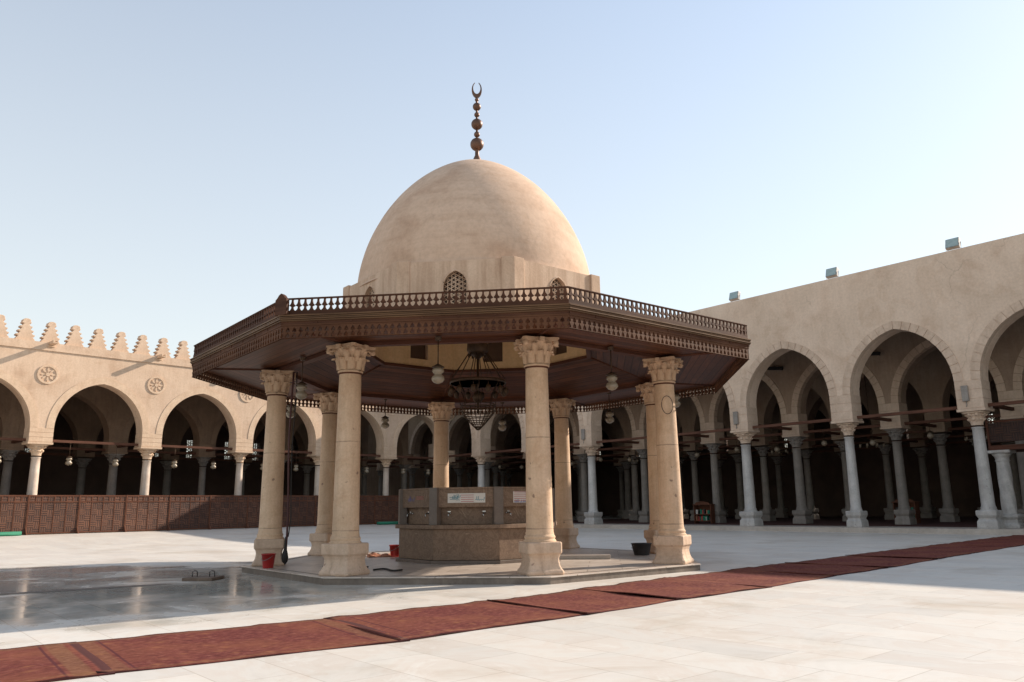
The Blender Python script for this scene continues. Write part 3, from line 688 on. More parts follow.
for mb_, nm, mt in facet_parts:
    o = mb_.build(nm, mt, PV)
    for k in range(1, 8): dup(o, PV, None, k * pi / 4)
# corner finials of the cresting
cf = MB(); cf.prism([(-.13, 4.60), (.13, 4.60), (.13, 4.88), (.09, 4.91), (.05, 4.96), (0, 4.99), (-.05, 4.96), (-.09, 4.91), (-.13, 4.88)], -.04, .04)
src = None
for i in (7, 2, 4, 5):
    p = cpt(R_E + .01, i, 0); rz = T8 + i * pi / 4
    if src is None: src = cf.build('corner_board', 'wood', PV, p, rz, bevel=.006)
    else: dup(src, PV, p, rz)
rf = MB(); octa(rf, [(6.42, 4.47), (6.42, 4.56), (3.05, 5.10), (3.05, 5.05), (4.7, 4.55)]); rf.build('roof', 'roofgrey', PV)

# drum, windows, dome, finial
R_D = 3.25; apD = R_D * cos(T8); hD = R_D * sin(T8)
dw = MB(); ww_, ws, wr, wsill = .27, 5.86, .36, 5.28
arch_wall(dw, 0, 1, 2 * hD, ww_, wr, ws, wsill, 6.43, -apD, -apD + .28, 8)
dw.v = [(x - hD, y, z) for x, y, z in dw.v]
dw.box(-hD, hD, -apD, -apD + .28, 5.04, wsill)
pil = MB(); aw = .26
q0 = [(hD - aw, -apD - .035), (hD + .0145, -apD - .035)]
qr = Matrix.Rotation(pi / 4, 3, 'Z'); q1 = [qr @ Vector((-hD - .0145, -apD - .035, 0)), qr @ Vector((-hD + aw, -apD - .035, 0))]
q2 = qr @ Vector((-hD + aw, -apD + .1, 0)); ring8 = [Vector((*q0[0], 0)), Vector((*q0[1], 0)), q1[1], q2, Vector((hD - aw, -apD + .1, 0))]
pil.add([(p.x, p.y, z) for z in (5.04, 6.46) for p in ring8], [(4, 3, 2, 1, 0), (5, 6, 7, 8, 9)] + [(i, (i + 1) % 5, (i + 1) % 5 + 5, i + 5) for i in range(5)])
gr = MB()
def clip_arch(x, z): return abs(x) <= ww_ and z >= wsill and (z <= ws or True)
arcD = arc_pts(ww_, wr, 16)
def zlim(x):
    x = abs(x)
    for (xa, za), (xb, zb) in zip(arcD, arcD[1:]):
        if xb <= x <= xa: return ws + za + (zb - za) * ((xa - x) / (xa - xb + 1e-9))
    return ws + wr
def inside(x, z): return abs(x) < ww_ - .004 and wsill < z < zlim(x) - .004
for ang in (30, 90, 150):
    d = Vector((cos(radians(ang)), sin(radians(ang)))); nn_ = Vector((-d.y, d.x))
    for k in range(-20, 21):
        c = Vector((0, 5.7)) + nn_ * (k * .082 + .02); seg = []
        for t in range(-80, 81):
            p = c + d * t * .012
            if inside(p.x, p.y): seg.append(p)
            elif seg:
                if len(seg) > 2: gr.tube([(seg[0].x, -apD + .10, seg[0].y), (seg[-1].x, -apD + .10, seg[-1].y)], .013, 4)
                seg = []
wf = MB()
arcF = full_arc(ww_ + .0, wr, 12)
path = [(-ww_, wsill)] + [(x, z + ws) for x, z in arcF] + [(ww_, wsill)]
wf.tube([(x, -apD + .0, z) for x, z in path], .016, 6)
bk = MB(); bk.box(-ww_, ww_, -apD + .16, -apD + .175, wsill, ws + wr)
for k in range(8):
    if k == 0:
        dwo = dw.build('drum_wall', 'drum', PV); pilo = pil.build('corner_pilaster', 'drum', PV, bevel=.012)
        win = wf.build('window', 'drum', PV); gr.build('grille', 'drum', win); bk.build('pane', 'pane', win)
    else:
        for o in (dwo, pilo, win): dup(o, PV, None, k * pi / 4)
dm = MB(); half = arc_pts(2.90, 3.75, 40)
prof = [(3.0, 6.30), (2.92, 6.42)] + [(max(x * (1 - .028 * sin(pi * z / 3.75) ** 1.5 * (z / 3.75)), .002), 6.33 + z * (1 - .015 * max(0, z / 3.75 - .5))) for x, z in half[1:]]
inn = [(max(x - .15, .002), 6.33 + z - .16) for x, z in reversed(half[2:])] + [(2.75, 6.30)]
dm.lathe(prof + inn, 72, (-.06, 0, 0)); dmo = dm.build('dome', 'dome', PV)
dl = MB(); dl.lathe([(max(r_ - .02, .001), z_ - .02) for r_, z_ in inn], 48, (-.06, 0, 0)); dl.v = dl.v; dl.build('dome_lining', 'ochre', PV)
ll = MB(); arch_wall(ll, 0, 1, 2 * hD, ww_ + .012, wr, ws, wsill, 6.29, -apD + .283, -apD + .297, 8); ll.v = [(x - hD, y, z) for x, y, z in ll.v]; ll.box(-hD, hD, -apD + .283, -apD + .297, 5.072, wsill - .002)
lo = ll.build('drum_lining', 'ochre', PV)
for k in range(1, 8): dup(lo, PV, None, k * pi / 4)
rg = MB(); octa(rg, [(3.10, 6.36), (3.22, 6.36), (3.22, 6.44), (3.10, 6.44)]); rg.build('drum_top', 'drum', PV)
fb = MB(); fb.lathe([(.12, 9.98), (.10, 10.12), (.055, 10.22), (.05, 10.36), (.07, 10.40), (.03, 10.43), (.03, 11.85)], 16)
fin = fb.build('finial', 'bronze', PV)
for z, r in ((10.53, .175), (10.81, .078), (11.10, .148), (11.37, .070), (11.60, .108), (11.80, .052)):
    b_ = MB(); b_.lathe([(r * sin(a) + .001, z - r * cos(a)) for a in [pi * k / 12 for k in range(13)]], 20); b_.build('ball', 'bronze', fin)
cr = MB(); N_ = 26; co = (0, 12.08); Ro, Ri = .215, .165
outer = [(co[0] + .62 * Ro * cos(a), co[1] + Ro * sin(a) * 1.05) for a in [radians(-90 - 155 + 310 * k / N_) for k in range(N_ + 1)]]
inner = [(co[0] + .0 + .58 * Ri * cos(a), co[1] + .055 + Ri * sin(a) * 1.05) for a in [radians(-90 - 150 + 300 * k / N_) for k in range(N_ + 1)]]
for k in range(N_):
    a, b, c, d = outer[k], outer[k + 1], inner[k + 1], inner[k]; y = .022
    cr.add([(a[0], -y, a[1]), (b[0], -y, b[1]), (c[0], -y, c[1]), (d[0], -y, d[1]), (a[0], y, a[1]), (b[0], y, b[1]), (c[0], y, c[1]), (d[0], y, d[1])],
           [(0, 1, 2, 3), (7, 6, 5, 4), (0, 4, 5, 1), (2, 6, 7, 3)] + ([(0, 3, 7, 4)] if k == 0 else []) + ([(1, 5, 6, 2)] if k == N_ - 1 else []))
cr.build('crescent', 'bronze', fin, (0, 0, 0), radians(10))

# ------------------------------------------------------------------ ablution basin
BS = thing('ablution_basin', 'octagonal veined marble washing basin with taps under the dome', 'basin', (PX, PY, HP), PROT)
tk = MB(); octa_solid(tk, 1.86, .0, .72)
a_, h_ = 1.86 * cos(T8), 1.86 * sin(T8)
tkc = MB(); octa_solid(tkc, 1.80, .07, .70); tkc.build('tank', 'tank', BS)
pn = MB(); pn.box(-h_ + .004, h_ - .004, -a_ - .0, -a_ + .06, .075, .72)
pl = MB(); hp_ = 1.93 * sin(T8); pl.box(-hp_, hp_, -1.93 * cos(T8), -1.7 * cos(T8), 0, .07)
rm_ = MB(); hr = 1.95 * sin(T8); rm_.box(-hr + .002, hr - .002, -1.95 * cos(T8), -1.55 * cos(T8), .725, .81)
up = MB(); hu = 1.68 * sin(T8); up.box(-hu, hu, -1.68 * cos(T8), -1.5 * cos(T8), .815, 1.24)
ub = MB(); hb2 = 1.84 * sin(T8); ub.box(-hb2 + .07, hb2 - .07, -1.84 * cos(T8), -1.5 * cos(T8), 1.18, 1.555); ub.box(-hb2 + .02, hb2 - .02, -1.85 * cos(T8), -1.5 * cos(T8), 1.557, 1.60)
core = MB(); octa_solid(core, 1.6, .81, 1.58); core.build('core', 'tank', BS)
for mb_, nm, mt in ((pn, 'tank_panel', 'tank'), (pl, 'plinth', 'pilaster'), (rm_, 'rim', 'tank'), (up, 'splash_panel', 'tank'), (ub, 'upper_panel', 'tank')):
    o = mb_.build(nm, mt, BS, bevel=.006)
    for k in range(1, 8): dup(o, BS, None, k * pi / 4)
cp = MB(); cp.box(-.10, .10, -.07, .10, .812, 1.598)
tp = MB(); tp.tube([(0, 0, 0), (0, -.12, 0), (0, -.15, -.02), (0, -.155, -.07)], .016, 8); tp.lathe([(.03, -.005), (.03, .005)], 12); tp.box(-.035, .035, -.075, -.055, .03, .045); tp.tube([(0, -.065, 0), (0, -.065, .04)], .01, 6)
tp.lathe([(.0, -.02), (.034, -.01), (.034, .012), (0, .02)], 10, (0, -.01, 0))
s1 = s2 = None
for k in range(8):
    p = cpt(1.80, k, 0); rz = T8 + k * pi / 4
    if s1 is None: s1 = cp.build('pilaster', 'pilaster', BS, p, rz)
    else: dup(s1, BS, p, rz)
    for x in (-.38, .38):
        m_ = Matrix.Rotation(k * pi / 4, 4, 'Z'); p = m_ @ Vector((x, -1.68 * cos(T8) - .0, 1.05))
        if s2 is None: s2 = tp.build('tap', 'steel', BS, p, k * pi / 4)
        else: dup(s2, BS, p, k * pi / 4)
# stickers with worn script (blue/teal strokes, red ruled lines)
def script(mb, x0, x1, z, h, y, seed, n):
    rr = random.Random(seed); x = x0
    while x < x1:
        wv = rr.uniform(.02, .05); k = rr.choice((0, 1, 2)); t = h * .16
        mb.box(x, min(x1, x + wv), y - .002, y, z, z + t)
        if k: mb.box(x + wv * .6, x + wv * .6 + t, y - .002, y, z + t, z + h * rr.uniform(.5, 1))
        if rr.random() < .4: mb.box(x + wv * .3, x + wv * .3 + t, y - .002, y, z - h * .3, z - h * .15)
        x += wv + rr.choice((0, 0, .012))
yb = -1.84 * cos(T8)
def sticker(facet, parts):
    root = None
    for kind, mt, x0, x1, z0, z1 in parts:
        mb = MB()
        if kind == 'plate': mb.box(x0, x1, yb - .004, yb - .001, z0, z1)
        elif kind == 'lines':
            z = z0
            while z < z1: mb.box(x0, x1, yb - .0065, yb - .0045, z, z + .012); z += .045
        else: script(mb, x0, x1, z0, z1 - z0, yb - .0045, int(abs(x0) * 100) + facet, 6)
        o = mb.build('notice' if root is None else 'lettering', mt, BS if root is None else root, (0, 0, 0), facet * pi / 4 if root is None else 0)
        if root is None: root = o
sticker(0, [('plate', 'white', -.40, .42, 1.27, 1.47), ('script', 'teal', -.35, -.14, 1.34, 1.43), ('script', 'teal', -.36, -.13, 1.38, 1.46), ('plate2', 'teal', .20, .40, 1.33, 1.41), ('lines', 'redprint', -.11, .17, 1.29, 1.46)])
sticker(1, [('plate', 'white', -.30, .10, 1.26, 1.50), ('lines', 'redprint', -.28, .08, 1.30, 1.48), ('script', 'blue', -.28, .08, 1.27, 1.34)])
sticker(-1, [('script', 'blue', -.35, -.10, 1.34, 1.44), ('lines', 'redprint', 0, .30, 1.36, 1.44)])

# ------------------------------------------------------------------ rugs
J = [((-7.0, 6.55), (-5.85, 4.9)), ((-4.59, 8.41), (-3.39, 6.80)), ((-2.31, 9.96), (-1.16, 8.24)), ((-.41, 11.55), (.86, 10.02)), ((.95, 13.0), (2.22, 11.42)),
     ((2.6, 14.75), (3.95, 12.95)), ((4.3, 16.35), (5.75, 14.75)), ((5.95, 18.0), (7.42, 16.32)), ((8.15, 20.15), (9.56, 18.55)), ((10.4, 22.4), (11.75, 20.75)),
     ((12.65, 24.6), (14.0, 23.0)), ((14.9, 26.8), (16.2, 25.2)), ((17.1, 28.95), (18.45, 27.4)), ((19.3, 31.0), (20.7, 29.5))]
lab = ['faded red carpet at the lower left edge of the picture, nearest the camera',
       'red carpet with tan and dark end bands, second from the lower left',
       'red carpet in front of the left front column pedestals, third from lower left',
       'red carpet before the right front pedestal with a curled dark near edge',
       'red carpet beside the right corner of the platform with a lifted end',
       'red carpet just beyond the right platform corner', 'red carpet crossed by the edge of the court shadow',
       'shaded red carpet with a lifted end, first fully in the shade', 'shaded red carpet second beyond the shadow edge',
       'shaded red carpet third beyond the shadow edge', 'shaded red carpet fourth beyond the shadow edge',
       'shaded red carpet second from the arcade kerb', 'shaded red carpet end piece lying against the arcade kerb']
LIFT = {3: .03, 4: .028, 7: .03, 8: .028, 2: .006, 5: .006, 6: .01}
for i in range(len(J) - 1):
    (f0, n0), (f1, n1) = J[i], J[i + 1]
    f0, n0, f1, n1 = map(Vector, (f0, n0, f1, n1)); jit = random.Random(i + 4)
    f1 = f1 + (f1 - f0).normalized() * .12; n1 = n1 + (n1 - n0).normalized() * .12
    sh_ = jit.uniform(-.05, .05); dv = (f0 - n0).normalized() * sh_; f0, n0, f1, n1 = f0 + dv, n0 + dv, f1 + dv, n1 + dv
    nu, nv = 26, 12; vs = []; uv = []; base = .006 + (.0 if i % 2 else .009)
    for a in range(nu + 1):
        for b in range(nv + 1):
            s, t = a / nu, b / nv; P = n0.lerp(n1, s).lerp(f0.lerp(f1, s), t)
            e = (f0 - n0).normalized() * .018 * sin(s * 9 + i * 2.1) * (1 if t < .5 else .6)
            z = base + .007 * sin(s * 14 + i + 2 * t) * sin(t * 6 + 2 * i) + .006 * max(0, sin(s * 23 + 3 * t + i * 1.7)) ** 6 + .003 * sin(s * 31 + t * 5)
            z += LIFT.get(i, 0) * math.exp(-s * 11) * (1 - t * (.75 if i in (4, 2) else .2)) + .012 * math.exp(-(1 - s) * 14) * (1 if i % 2 else 0)
            vs.append((P.x + e.x, P.y + e.y, max(z, .005))); uv.append((s, t))
    top = len(vs); th = .008
    vb = [(x, y, .001 if not LIFT.get(i) else max(.001, z - .012)) for x, y, z in vs]
    fs = [(a * (nv + 1) + b, (a + 1) * (nv + 1) + b, (a + 1) * (nv + 1) + b + 1, a * (nv + 1) + b + 1) for a in range(nu) for b in range(nv)]
    fb_ = [tuple(k + top for k in reversed(f)) for f in fs]; side = []
    for b in range(nv):
        side.append((b, b + 1, b + 1 + top, b + top)); o = nu * (nv + 1); side.append((o + b + 1, o + b, o + b + top, o + b + 1 + top))
    for a in range(nu):
        o = a * (nv + 1); o2 = (a + 1) * (nv + 1); side.append((o, o + top, o2 + top, o2)); side.append((o + nv, o2 + nv, o2 + nv + top, o + nv + top))
    me = bpy.data.meshes.new('carpet'); me.from_pydata(vs + vb, [], fs + fb_ + side)
    ul = me.uv_layers.new(name='UVMap'); uvs = uv + uv
    for lp in me.loops: ul.data[lp.index].uv = uvs[lp.vertex_index]
    me.materials.append(M['rug' if i < 2 else 'rug_plain']); o = bpy.data.objects.new('carpet', me); COL.objects.link(o)
    for pgn in me.polygons: pgn.use_smooth = pgn.index < len(fs)
    tag(o, lab[i], 'carpet', 'red carpets laid end to end across the court')

# ------------------------------------------------------------------ lattice fence before the sunlit arcade
pitch = .42 * LSP; FY = .85; first = 5.06 * LSP
k0 = -3; panels = []
FN = thing('lattice_screen', 'low wooden basket lattice screen running along the foot of the sunlit arcade', 'screen', KC + UL * 0 + NL * FY, ANG_L)
fz0, fz1 = .265, 2.18
pa = MB(); hw = pitch / 2 - .035; pa.box(-hw, hw, -.012, .012, fz0 + .08, fz1 - .07)
frm = MB()
for z0_, z1_ in ((fz0 + .02, fz0 + .085), (fz1 - .07, fz1), (fz1 - .36, fz1 - .31)): frm.box(-hw, hw, -.03, .03, z0_, z1_)
for x in [-hw + (2 * hw) * t / 8 for t in range(9)]: frm.box(x - .02, x + .02, -.026, .026, fz1 - .31, fz1 - .07)
for x in (-hw / 2, hw / 2, 0): frm.box(x - .015, x + .015, -.024, .024, fz0 + .09, fz1 - .36)
po = MB(); po.box(-.035, .035, -.045, .045, .25, fz1 + .01);
vs = [(-.03, .046, .25), (.03, .046, .25), (.03, .30, .25), (-.03, .30, .25), (-.03, .046, .58), (.03, .046, .58)]
po.add(vs, [(0, 3, 2, 1), (0, 1, 5, 4), (2, 3, 4, 5), (0, 4, 3), (1, 2, 5)])
s1 = s2 = s3 = None
for k in range(-10, 12):
    xp = first - k * pitch
    if xp < 1.0: break
    if s1 is None: s1 = po.build('post', 'fencewood', FN, (xp, 0, 0))
    else: dup(s1, FN, (xp, 0, 0))
    if s2 is None: s2 = pa.build('lattice_panel', 'fence', FN, (xp - pitch / 2, 0, 0)); frm.build('panel_frame', 'fencewood', s2)
    else: dup(s2, FN, (xp - pitch / 2, 0, 0))

# ------------------------------------------------------------------ hanging lamps
def lamp_proto(name, label, loc, drop, sc=1.0, two=True, group=None):
    t = thing(name, label, 'lamp', loc, 0, group)
    c = MB(); c.tube([(0, 0, drop), (0, 0, .30 * sc)], .012, 5); c.lathe([(.05, drop - .06), (.07, drop)], 10); c.build('cord', 'brass', t)
    s = sc; cn = MB(); cn.lathe([(.03 * s, .30 * s), (.10 * s, .26 * s), (.17 * s, .22 * s), (.18 * s, .20 * s), (.06 * s, .19 * s)], 16); cn.build('cap', 'brass', t)
    g = MB()
    if two: g.lathe([(.08 * s, .20 * s), (.16 * s, .15 * s), (.17 * s, .08 * s), (.11 * s, .02 * s), (.10 * s, 0), (.17 * s, -.06 * s), (.19 * s, -.14 * s), (.13 * s, -.22 * s), (.04 * s, -.26 * s), (.0, -.265 * s)], 18)
    else: g.lathe([(.06 * s, .19 * s), (.14 * s, .12 * s), (.17 * s, .03 * s), (.14 * s, -.06 * s), (.06 * s, -.12 * s), (.0, -.13 * s)], 14)
    g.build('shade', 'glass', t); return t
names8 = ['two tiered glass lamp hanging in the front bay of the pavilion', 'glass lamp hanging behind the right front column under the lit eave',
          'glass lamp hanging by the rightmost column pair of the pavilion', 'glass lamp hanging in the right rear bay of the pavilion',
          'glass lamp hanging in the rear bay beyond the chandelier', 'glass lantern hanging in the left rear bay between the columns',
          'glass lamp hanging beyond the leftmost pavilion column', 'glass lamp hanging beside the capital of the leftmost column']
src = None
for k in range(8):
    a = k * pi / 4 + PROT; R_ = 4.70 * (.96 if k % 2 else 1.0)
    p = (PX + R_ * sin(a), PY - R_ * cos(a), 3.70)
    if src is None: src = lamp_proto('hanging_lamp', names8[0], p, .70, .66, True, 'lamps hanging under the pavilion eave')
    else: dup(src, None, p, 0, names8[k])
ordn = ['first', 'second', 'third', 'fourth', 'fifth', 'sixth', 'seventh', 'eighth']
src = None
for i in range(0, 7):
    for q, fx in ((0, .30), (1, .72)):
        p = KC + UL * ((i + fx) * LSP); p.z = 3.95
        lb = 'globe lamp in the %s sunlit arch from the corner, %s lamp of two' % (ordn[i], 'right' if q == 0 else 'left')
        if src is None: src = lamp_proto('globe_lamp', lb, p, .95, .9, True, 'globe lamps in the sunlit arcade')
        else: dup(src, None, p, 0, lb)
src = None
for i in range(-1, 8):
    for q, (fx, dy, zz) in enumerate(((.30, 4.94, 4.40), (.78, 4.94, 4.25))):
        p = A0 + U * ((i + fx) * SP) + N * dy; p.z = zz
        lb = 'globe lamp in the %s shaded arch from the corner, %s lamp of two' % ((ordn + ['ninth'])[i + 1], 'left' if q == 0 else 'right')
        if src is None: src = lamp_proto('globe_lamp', lb, p, .66, .95, False, 'globe lamps in the shaded arcade')
        else: dup(src, None, p, 0, lb)

src = None
for i, (n_, dy) in enumerate(((1.5, 8.1), (3.5, 8.1), (4.5, 8.1), (5.5, 8.1))):
    p = A0 + U * (n_ * SP) + N * dy; p.z = 4.45
    lb = 'dark ring chandelier with small cups in the shaded hall, %s from the corner' % ordn[i]
    if src is None:
        src = thing('ring_chandelier', lb, 'chandelier', p, 0, 'ring chandeliers in the shaded hall')
        c = MB(); c.lathe([(.62, .0), (.66, .0), (.66, .06), (.62, .06), (.62, .0)], 24); c.tube([(-.64, 0, .03), (.64, 0, .03)], .015, 5); c.tube([(0, -.64, .03), (0, .64, .03)], .015, 5); c.build('hoop', 'brass', src)
        c = MB(); c.tube([(0, 0, 5.75), (0, 0, .03)], .016, 5); c.build('chain', 'brass', src)
        q = None
        for k in range(8):
            a = k * pi / 4
            if q is None: q = MB().lathe([(.02, -.16), (.06, -.12), (.065, .0), (.05, .02)], 8).build('glass_cup', 'glass', src, (.64, 0, -.02))
            else: dup(q, src, (.64 * cos(a), .64 * sin(a), -.02))
    else: dup(src, None, p, None, lb)

# chandelier under the dome
CH = thing('chandelier', 'large dark brass ring chandelier hanging under the dome above the basin', 'chandelier', (PX, PY, 3.12), PROT)
c = MB(); c.tube([(0, 0, 6.6), (0, 0, 2.2)], .015, 6); c.build('chain', 'brass', CH)
c = MB(); c.lathe([(.05, 2.30), (.20, 2.24), (.26, 2.15), (.27, 1.95), (.22, 1.86), (.12, 1.82), (.05, 1.74)], 20)
for k in range(8): a = k * pi / 4; c.box(.22 * cos(a) - .02, .22 * cos(a) + .02, .22 * sin(a) - .02, .22 * sin(a) + .02, 1.78, 1.90)
c.build('crown', 'brass', CH)
hoop = MB(); hoop.lathe([(.66, 1.12), (.685, 1.12), (.69, 1.16), (.685, 1.19), (.66, 1.19), (.66, 1.12)], 40)
hp2 = MB(); 
ho = hoop.build('hoop', 'brass', CH)
st = MB(); st.tube([(.24, 0, 1.86), (.67, 0, 1.22)], .011, 5)
cup = MB(); cup.lathe([(.02, 1.02), (.055, 1.0), (.07, .94), (.05, .86), (.015, .83)], 10, (.68, 0, 0)); cup.tube([(.68, 0, 1.02), (.68, 0, 1.10)], .01, 5)
s1 = s2 = None
for k in range(12):
    if s1 is None: s1 = st.build('stay', 'brass', CH)
    else: dup(s1, CH, None, k * pi / 6)
    if s2 is None: s2 = cup.build('lamp_cup', 'glass' if False else 'brass', ho)
    else: dup(s2, ho, None, k * pi / 6)
bw = MB(); bprof = [(.40, .62), (.43, .55), (.42, .46), (.36, .36), (.27, .26), (.19, .16), (.10, .07), (.03, .0)]
for (ra, za) in bprof[:-1]: bw.tube([(ra * cos(2 * pi * k / 32), ra * sin(2 * pi * k / 32), za) for k in range(32)], .011, 5, True)
for k in range(20): a = 2 * pi * k / 20; bw.tube([(ra * cos(a), ra * sin(a), za) for ra, za in bprof], .007, 4)
bw.build('bowl', 'brass', CH)
s3 = None
for k in range(8):
    if s3 is None: s3 = MB().tube([(.42, 0, .60), (.50, 0, .9), (.66, 0, 1.12)], .012, 5).build('arm', 'brass', CH, (0, 0, 0), 0)
    else: dup(s3, CH, None, k * pi / 4 + .2)
c = MB(); c.tube([(0, 0, 1.80), (0, 0, .4)], .03, 8); c.lathe([(.03, .95), (.10, .9), (.14, .8), (.10, .7), (.03, .65)], 14); c.build('stem', 'brass', CH)

# ------------------------------------------------------------------ floodlights on the shaded roof
src = None
for i, d in ((4, 'smallest, farthest'), (5, 'middle'), (6, 'largest, nearest')):
    p = A0 + U * (i * SP) + N * -.1; p.z = 11.75
    if src is None:
        src = thing('floodlight', 'x', 'floodlight', p, ANG_R, 'floodlights on the shaded wall')
        f = MB(); m_ = Matrix.Translation((0, 0, .42)) @ Matrix.Rotation(radians(-18), 4, 'X'); f.box(-.27, .27, -.02, .20, -.22, .22, m_); f.box(-.18, .18, .20, .28, -.15, .15, m_); f.build('housing', 'grey', src, bevel=.01)
        f = MB(); f.box(-.245, .245, -.03, -.021, -.195, .195, m_); f.build('lens', 'flood', src)
        f = MB(); f.tube([(-.30, .1, .42), (-.30, .1, .08), (.30, .1, .08), (.30, .1, .42)], .018, 6); f.tube([(0, .1, 0), (0, .1, .08)], .04, 8); f.build('bracket', 'grey', src)
        o = src
    else: o = dup(src, None, p)
    o['label'] = 'square floodlight on top of the shaded wall, the %s of three' % d

# ------------------------------------------------------------------ fittings inside the arcades
src = None
for i in range(1, 7):
    p = A0 + U * ((i + .91) * SP) + N * (5.4 - .94); p.z = 8.75
    lb = '%s dark bar light fitting from the corner, on the inner shaded wall' % ordn[i]
    if src is None:
        src = thing('wall_fitting', lb, 'light fitting', p, ANG_R, 'dark bar fittings on the inner wall')
        f = MB(); m_ = Matrix.Rotation(radians(8), 4, 'Y'); f.box(-.45, .45, -.30, -.12, -.09, .09, m_); f.build('housing', 'iron', src, bevel=.02)
        f = MB(); f.box(-.05, .05, -.14, 0, -.04, .04); f.build('bracket', 'iron', src)
    else: dup(src, None, p, None, lb)
src = None
for n_, side in ((2, 'seen through the pavilion'), (4, 'right of the pavilion eave'), (6, 'near the right edge of the picture')):
    p = A0 + U * (n_ * SP - .12) - N * .482; p.z = 5.62
    lb = 'small dark box in place of a recess in the impost stone %s' % side
    if src is None:
        src = thing('recess_box', lb, 'box', p, ANG_R, 'dark boxes in place of recesses in the impost stones')  # box added to stand in for a dark recess in the stone
        MB().box(-.12, .12, -.12, .0, -.32, .32).build('case', 'dimcol', src, bevel=.01); MB().tube([(0, -.05, -.32), (0, -.05, -.55)], .02, 6).build('lower_tube', 'dimcol', src)
    else: dup(src, None, p, None, lb)
def bookcase(p, rz, label):
    t = thing('bookcase', label, 'bookcase', p, rz, 'wooden bookcases in the shaded arcade')
    b = MB(); W_, H_, D_ = 1.15, 1.05, .45
    for x in (-W_ / 2, W_ / 2 - .05): b.box(x, x + .05, -D_ / 2, D_ / 2, 0, H_)
    b.box(-W_ / 2, W_ / 2, D_ / 2 - .03, D_ / 2 - .001, .1, H_ - .01); b.build('side_panel', 'fencewood', t)
    for z in (.12, .50): MB().box(-W_ / 2 + .051, W_ / 2 - .051, -D_ / 2 + .01, D_ / 2 - .031, z, z + .04).build('shelf', 'fencewood', t)
    b = MB(); b.box(-W_ / 2 - .04, W_ / 2 + .04, -D_ / 2 - .04, D_ / 2 + .02, H_, H_ + .06); b.prism([(-.5, H_ + .06), (.5, H_ + .06), (.42, H_ + .16), (0, H_ + .24), (-.42, H_ + .16)], -.20, -.16); b.build('top', 'fencewood', t)
    r = random.Random(int(p[0] * 10))
    for z in (.16, .54):
        x = -W_ / 2 + .08
        while x < W_ / 2 - .16:
            wv = r.uniform(.05, .09); hv = r.uniform(.2, .3)
            MB().box(x, x + wv - .004, -.12, .1, z + .001, z + hv).build('book', r.choice(['red', 'green', 'cloth', 'black', 'white']), t); x += wv + (.1 if r.random() < .2 else 0)
bookcase((11.3, 47.9, .206), ANG_R + .1, 'carved wooden bookcase standing in the shade just right of the pavilion column pair')
bookcase((20.43, 41.96, .206), ANG_R - .05, 'carved wooden bookcase standing in the shade between the two rightmost big arches')
# short spiral column carrying a lattice tribune by the right edge
TB = thing('tribune', 'wooden lattice tribune carried on a short twisted grey marble column at the right edge', 'tribune', A0 + U * (6.06 * SP) + N * 1.3 + Vector((0, 0, .213)), ANG_R)
c = MB(); vs = []; fs = []; seg = 32; nz = 44
for j in range(nz + 1):
    z = .55 + 2.15 * j / nz
    for k in range(seg):
        a = 2 * pi * k / seg; r = (.27 - .02 * j / nz) * (1 + .05 * sin(6 * a + z * 6)); vs.append((r * cos(a), r * sin(a), z))
fs = [(j * seg + k, j * seg + (k + 1) % seg, (j + 1) * seg + (k + 1) % seg, (j + 1) * seg + k) for j in range(nz) for k in range(seg)]
c.add(vs, fs, True); c.squares([(.40, 0), (.40, .10), (.33, .2), (.32, .32), (.39, .42), (.39, .52), (.3, .56)], cham=.1); c.build('column', 'marblecol', TB)
c = MB(); c.lathe([(.25, 2.66), (.29, 2.70), (.25, 2.74), (.28, 2.85), (.38, 2.98), (.32, 3.0)], 20); c.squares([(.40, 3.0), (.42, 3.03), (.42, 3.12)], cham=.1); c.build('capital', 'marblecol', TB)
TBC = Vector((0, 0, 0))
c = MB(); c.box(-.35, 2.6, -.35, 2.0, 3.12, 3.32); c.build('floor', 'beam', TB)
c = MB(); c.box(-.33, 2.58, -.33, -.30, 3.45, 4.25); c.build('lattice_panel', 'lattice_dark', TB)
c = MB()
for x in (-.34, 1.1, 2.53): c.box(x, x + .08, -.36, -.28, 3.32, 4.45)
c.box(-.34, 2.6, -.35, -.29, 4.26, 4.34); c.build('railing', 'beam', TB)
c = MB(); c.lathe([(.2, 0), (.17, 3.12)], 16, (2.2, 1.6, 0)); c.build('support_post', 'dimcol', TB); c = MB(); c.lathe([(.2, 0), (.17, 3.12)], 16, (.5, 1.7, 0)); c.build('support_post', 'dimcol', TB)
# pale green framed board at the very right edge
p = A0 + U * (6.35 * SP) + N * -.05; p.z = 0
BD = thing('notice_board', 'dark board in a pale green frame mounted at the right edge of the picture', 'notice board', p, ANG_R)
c = MB()
for x0, x1, z0, z1 in ((0, 1.6, 4.30, 4.42), (0, 1.6, 2.55, 2.67), (0, .12, 2.67, 4.30), (1.48, 1.6, 2.67, 4.30)): c.box(x0, x1, -.06, .02, z0, z1)
c.build('frame', 'palegreen', BD, bevel=.01); MB().box(.12, 1.48, -.03, .01, 2.67, 4.30).build('face', 'paper', BD)
c = MB(); c.box(.1, .18, .02, .10, .213, 4.35); c.box(1.42, 1.50, .02, .10, .213, 4.35); c.build('leg', 'grey', BD)

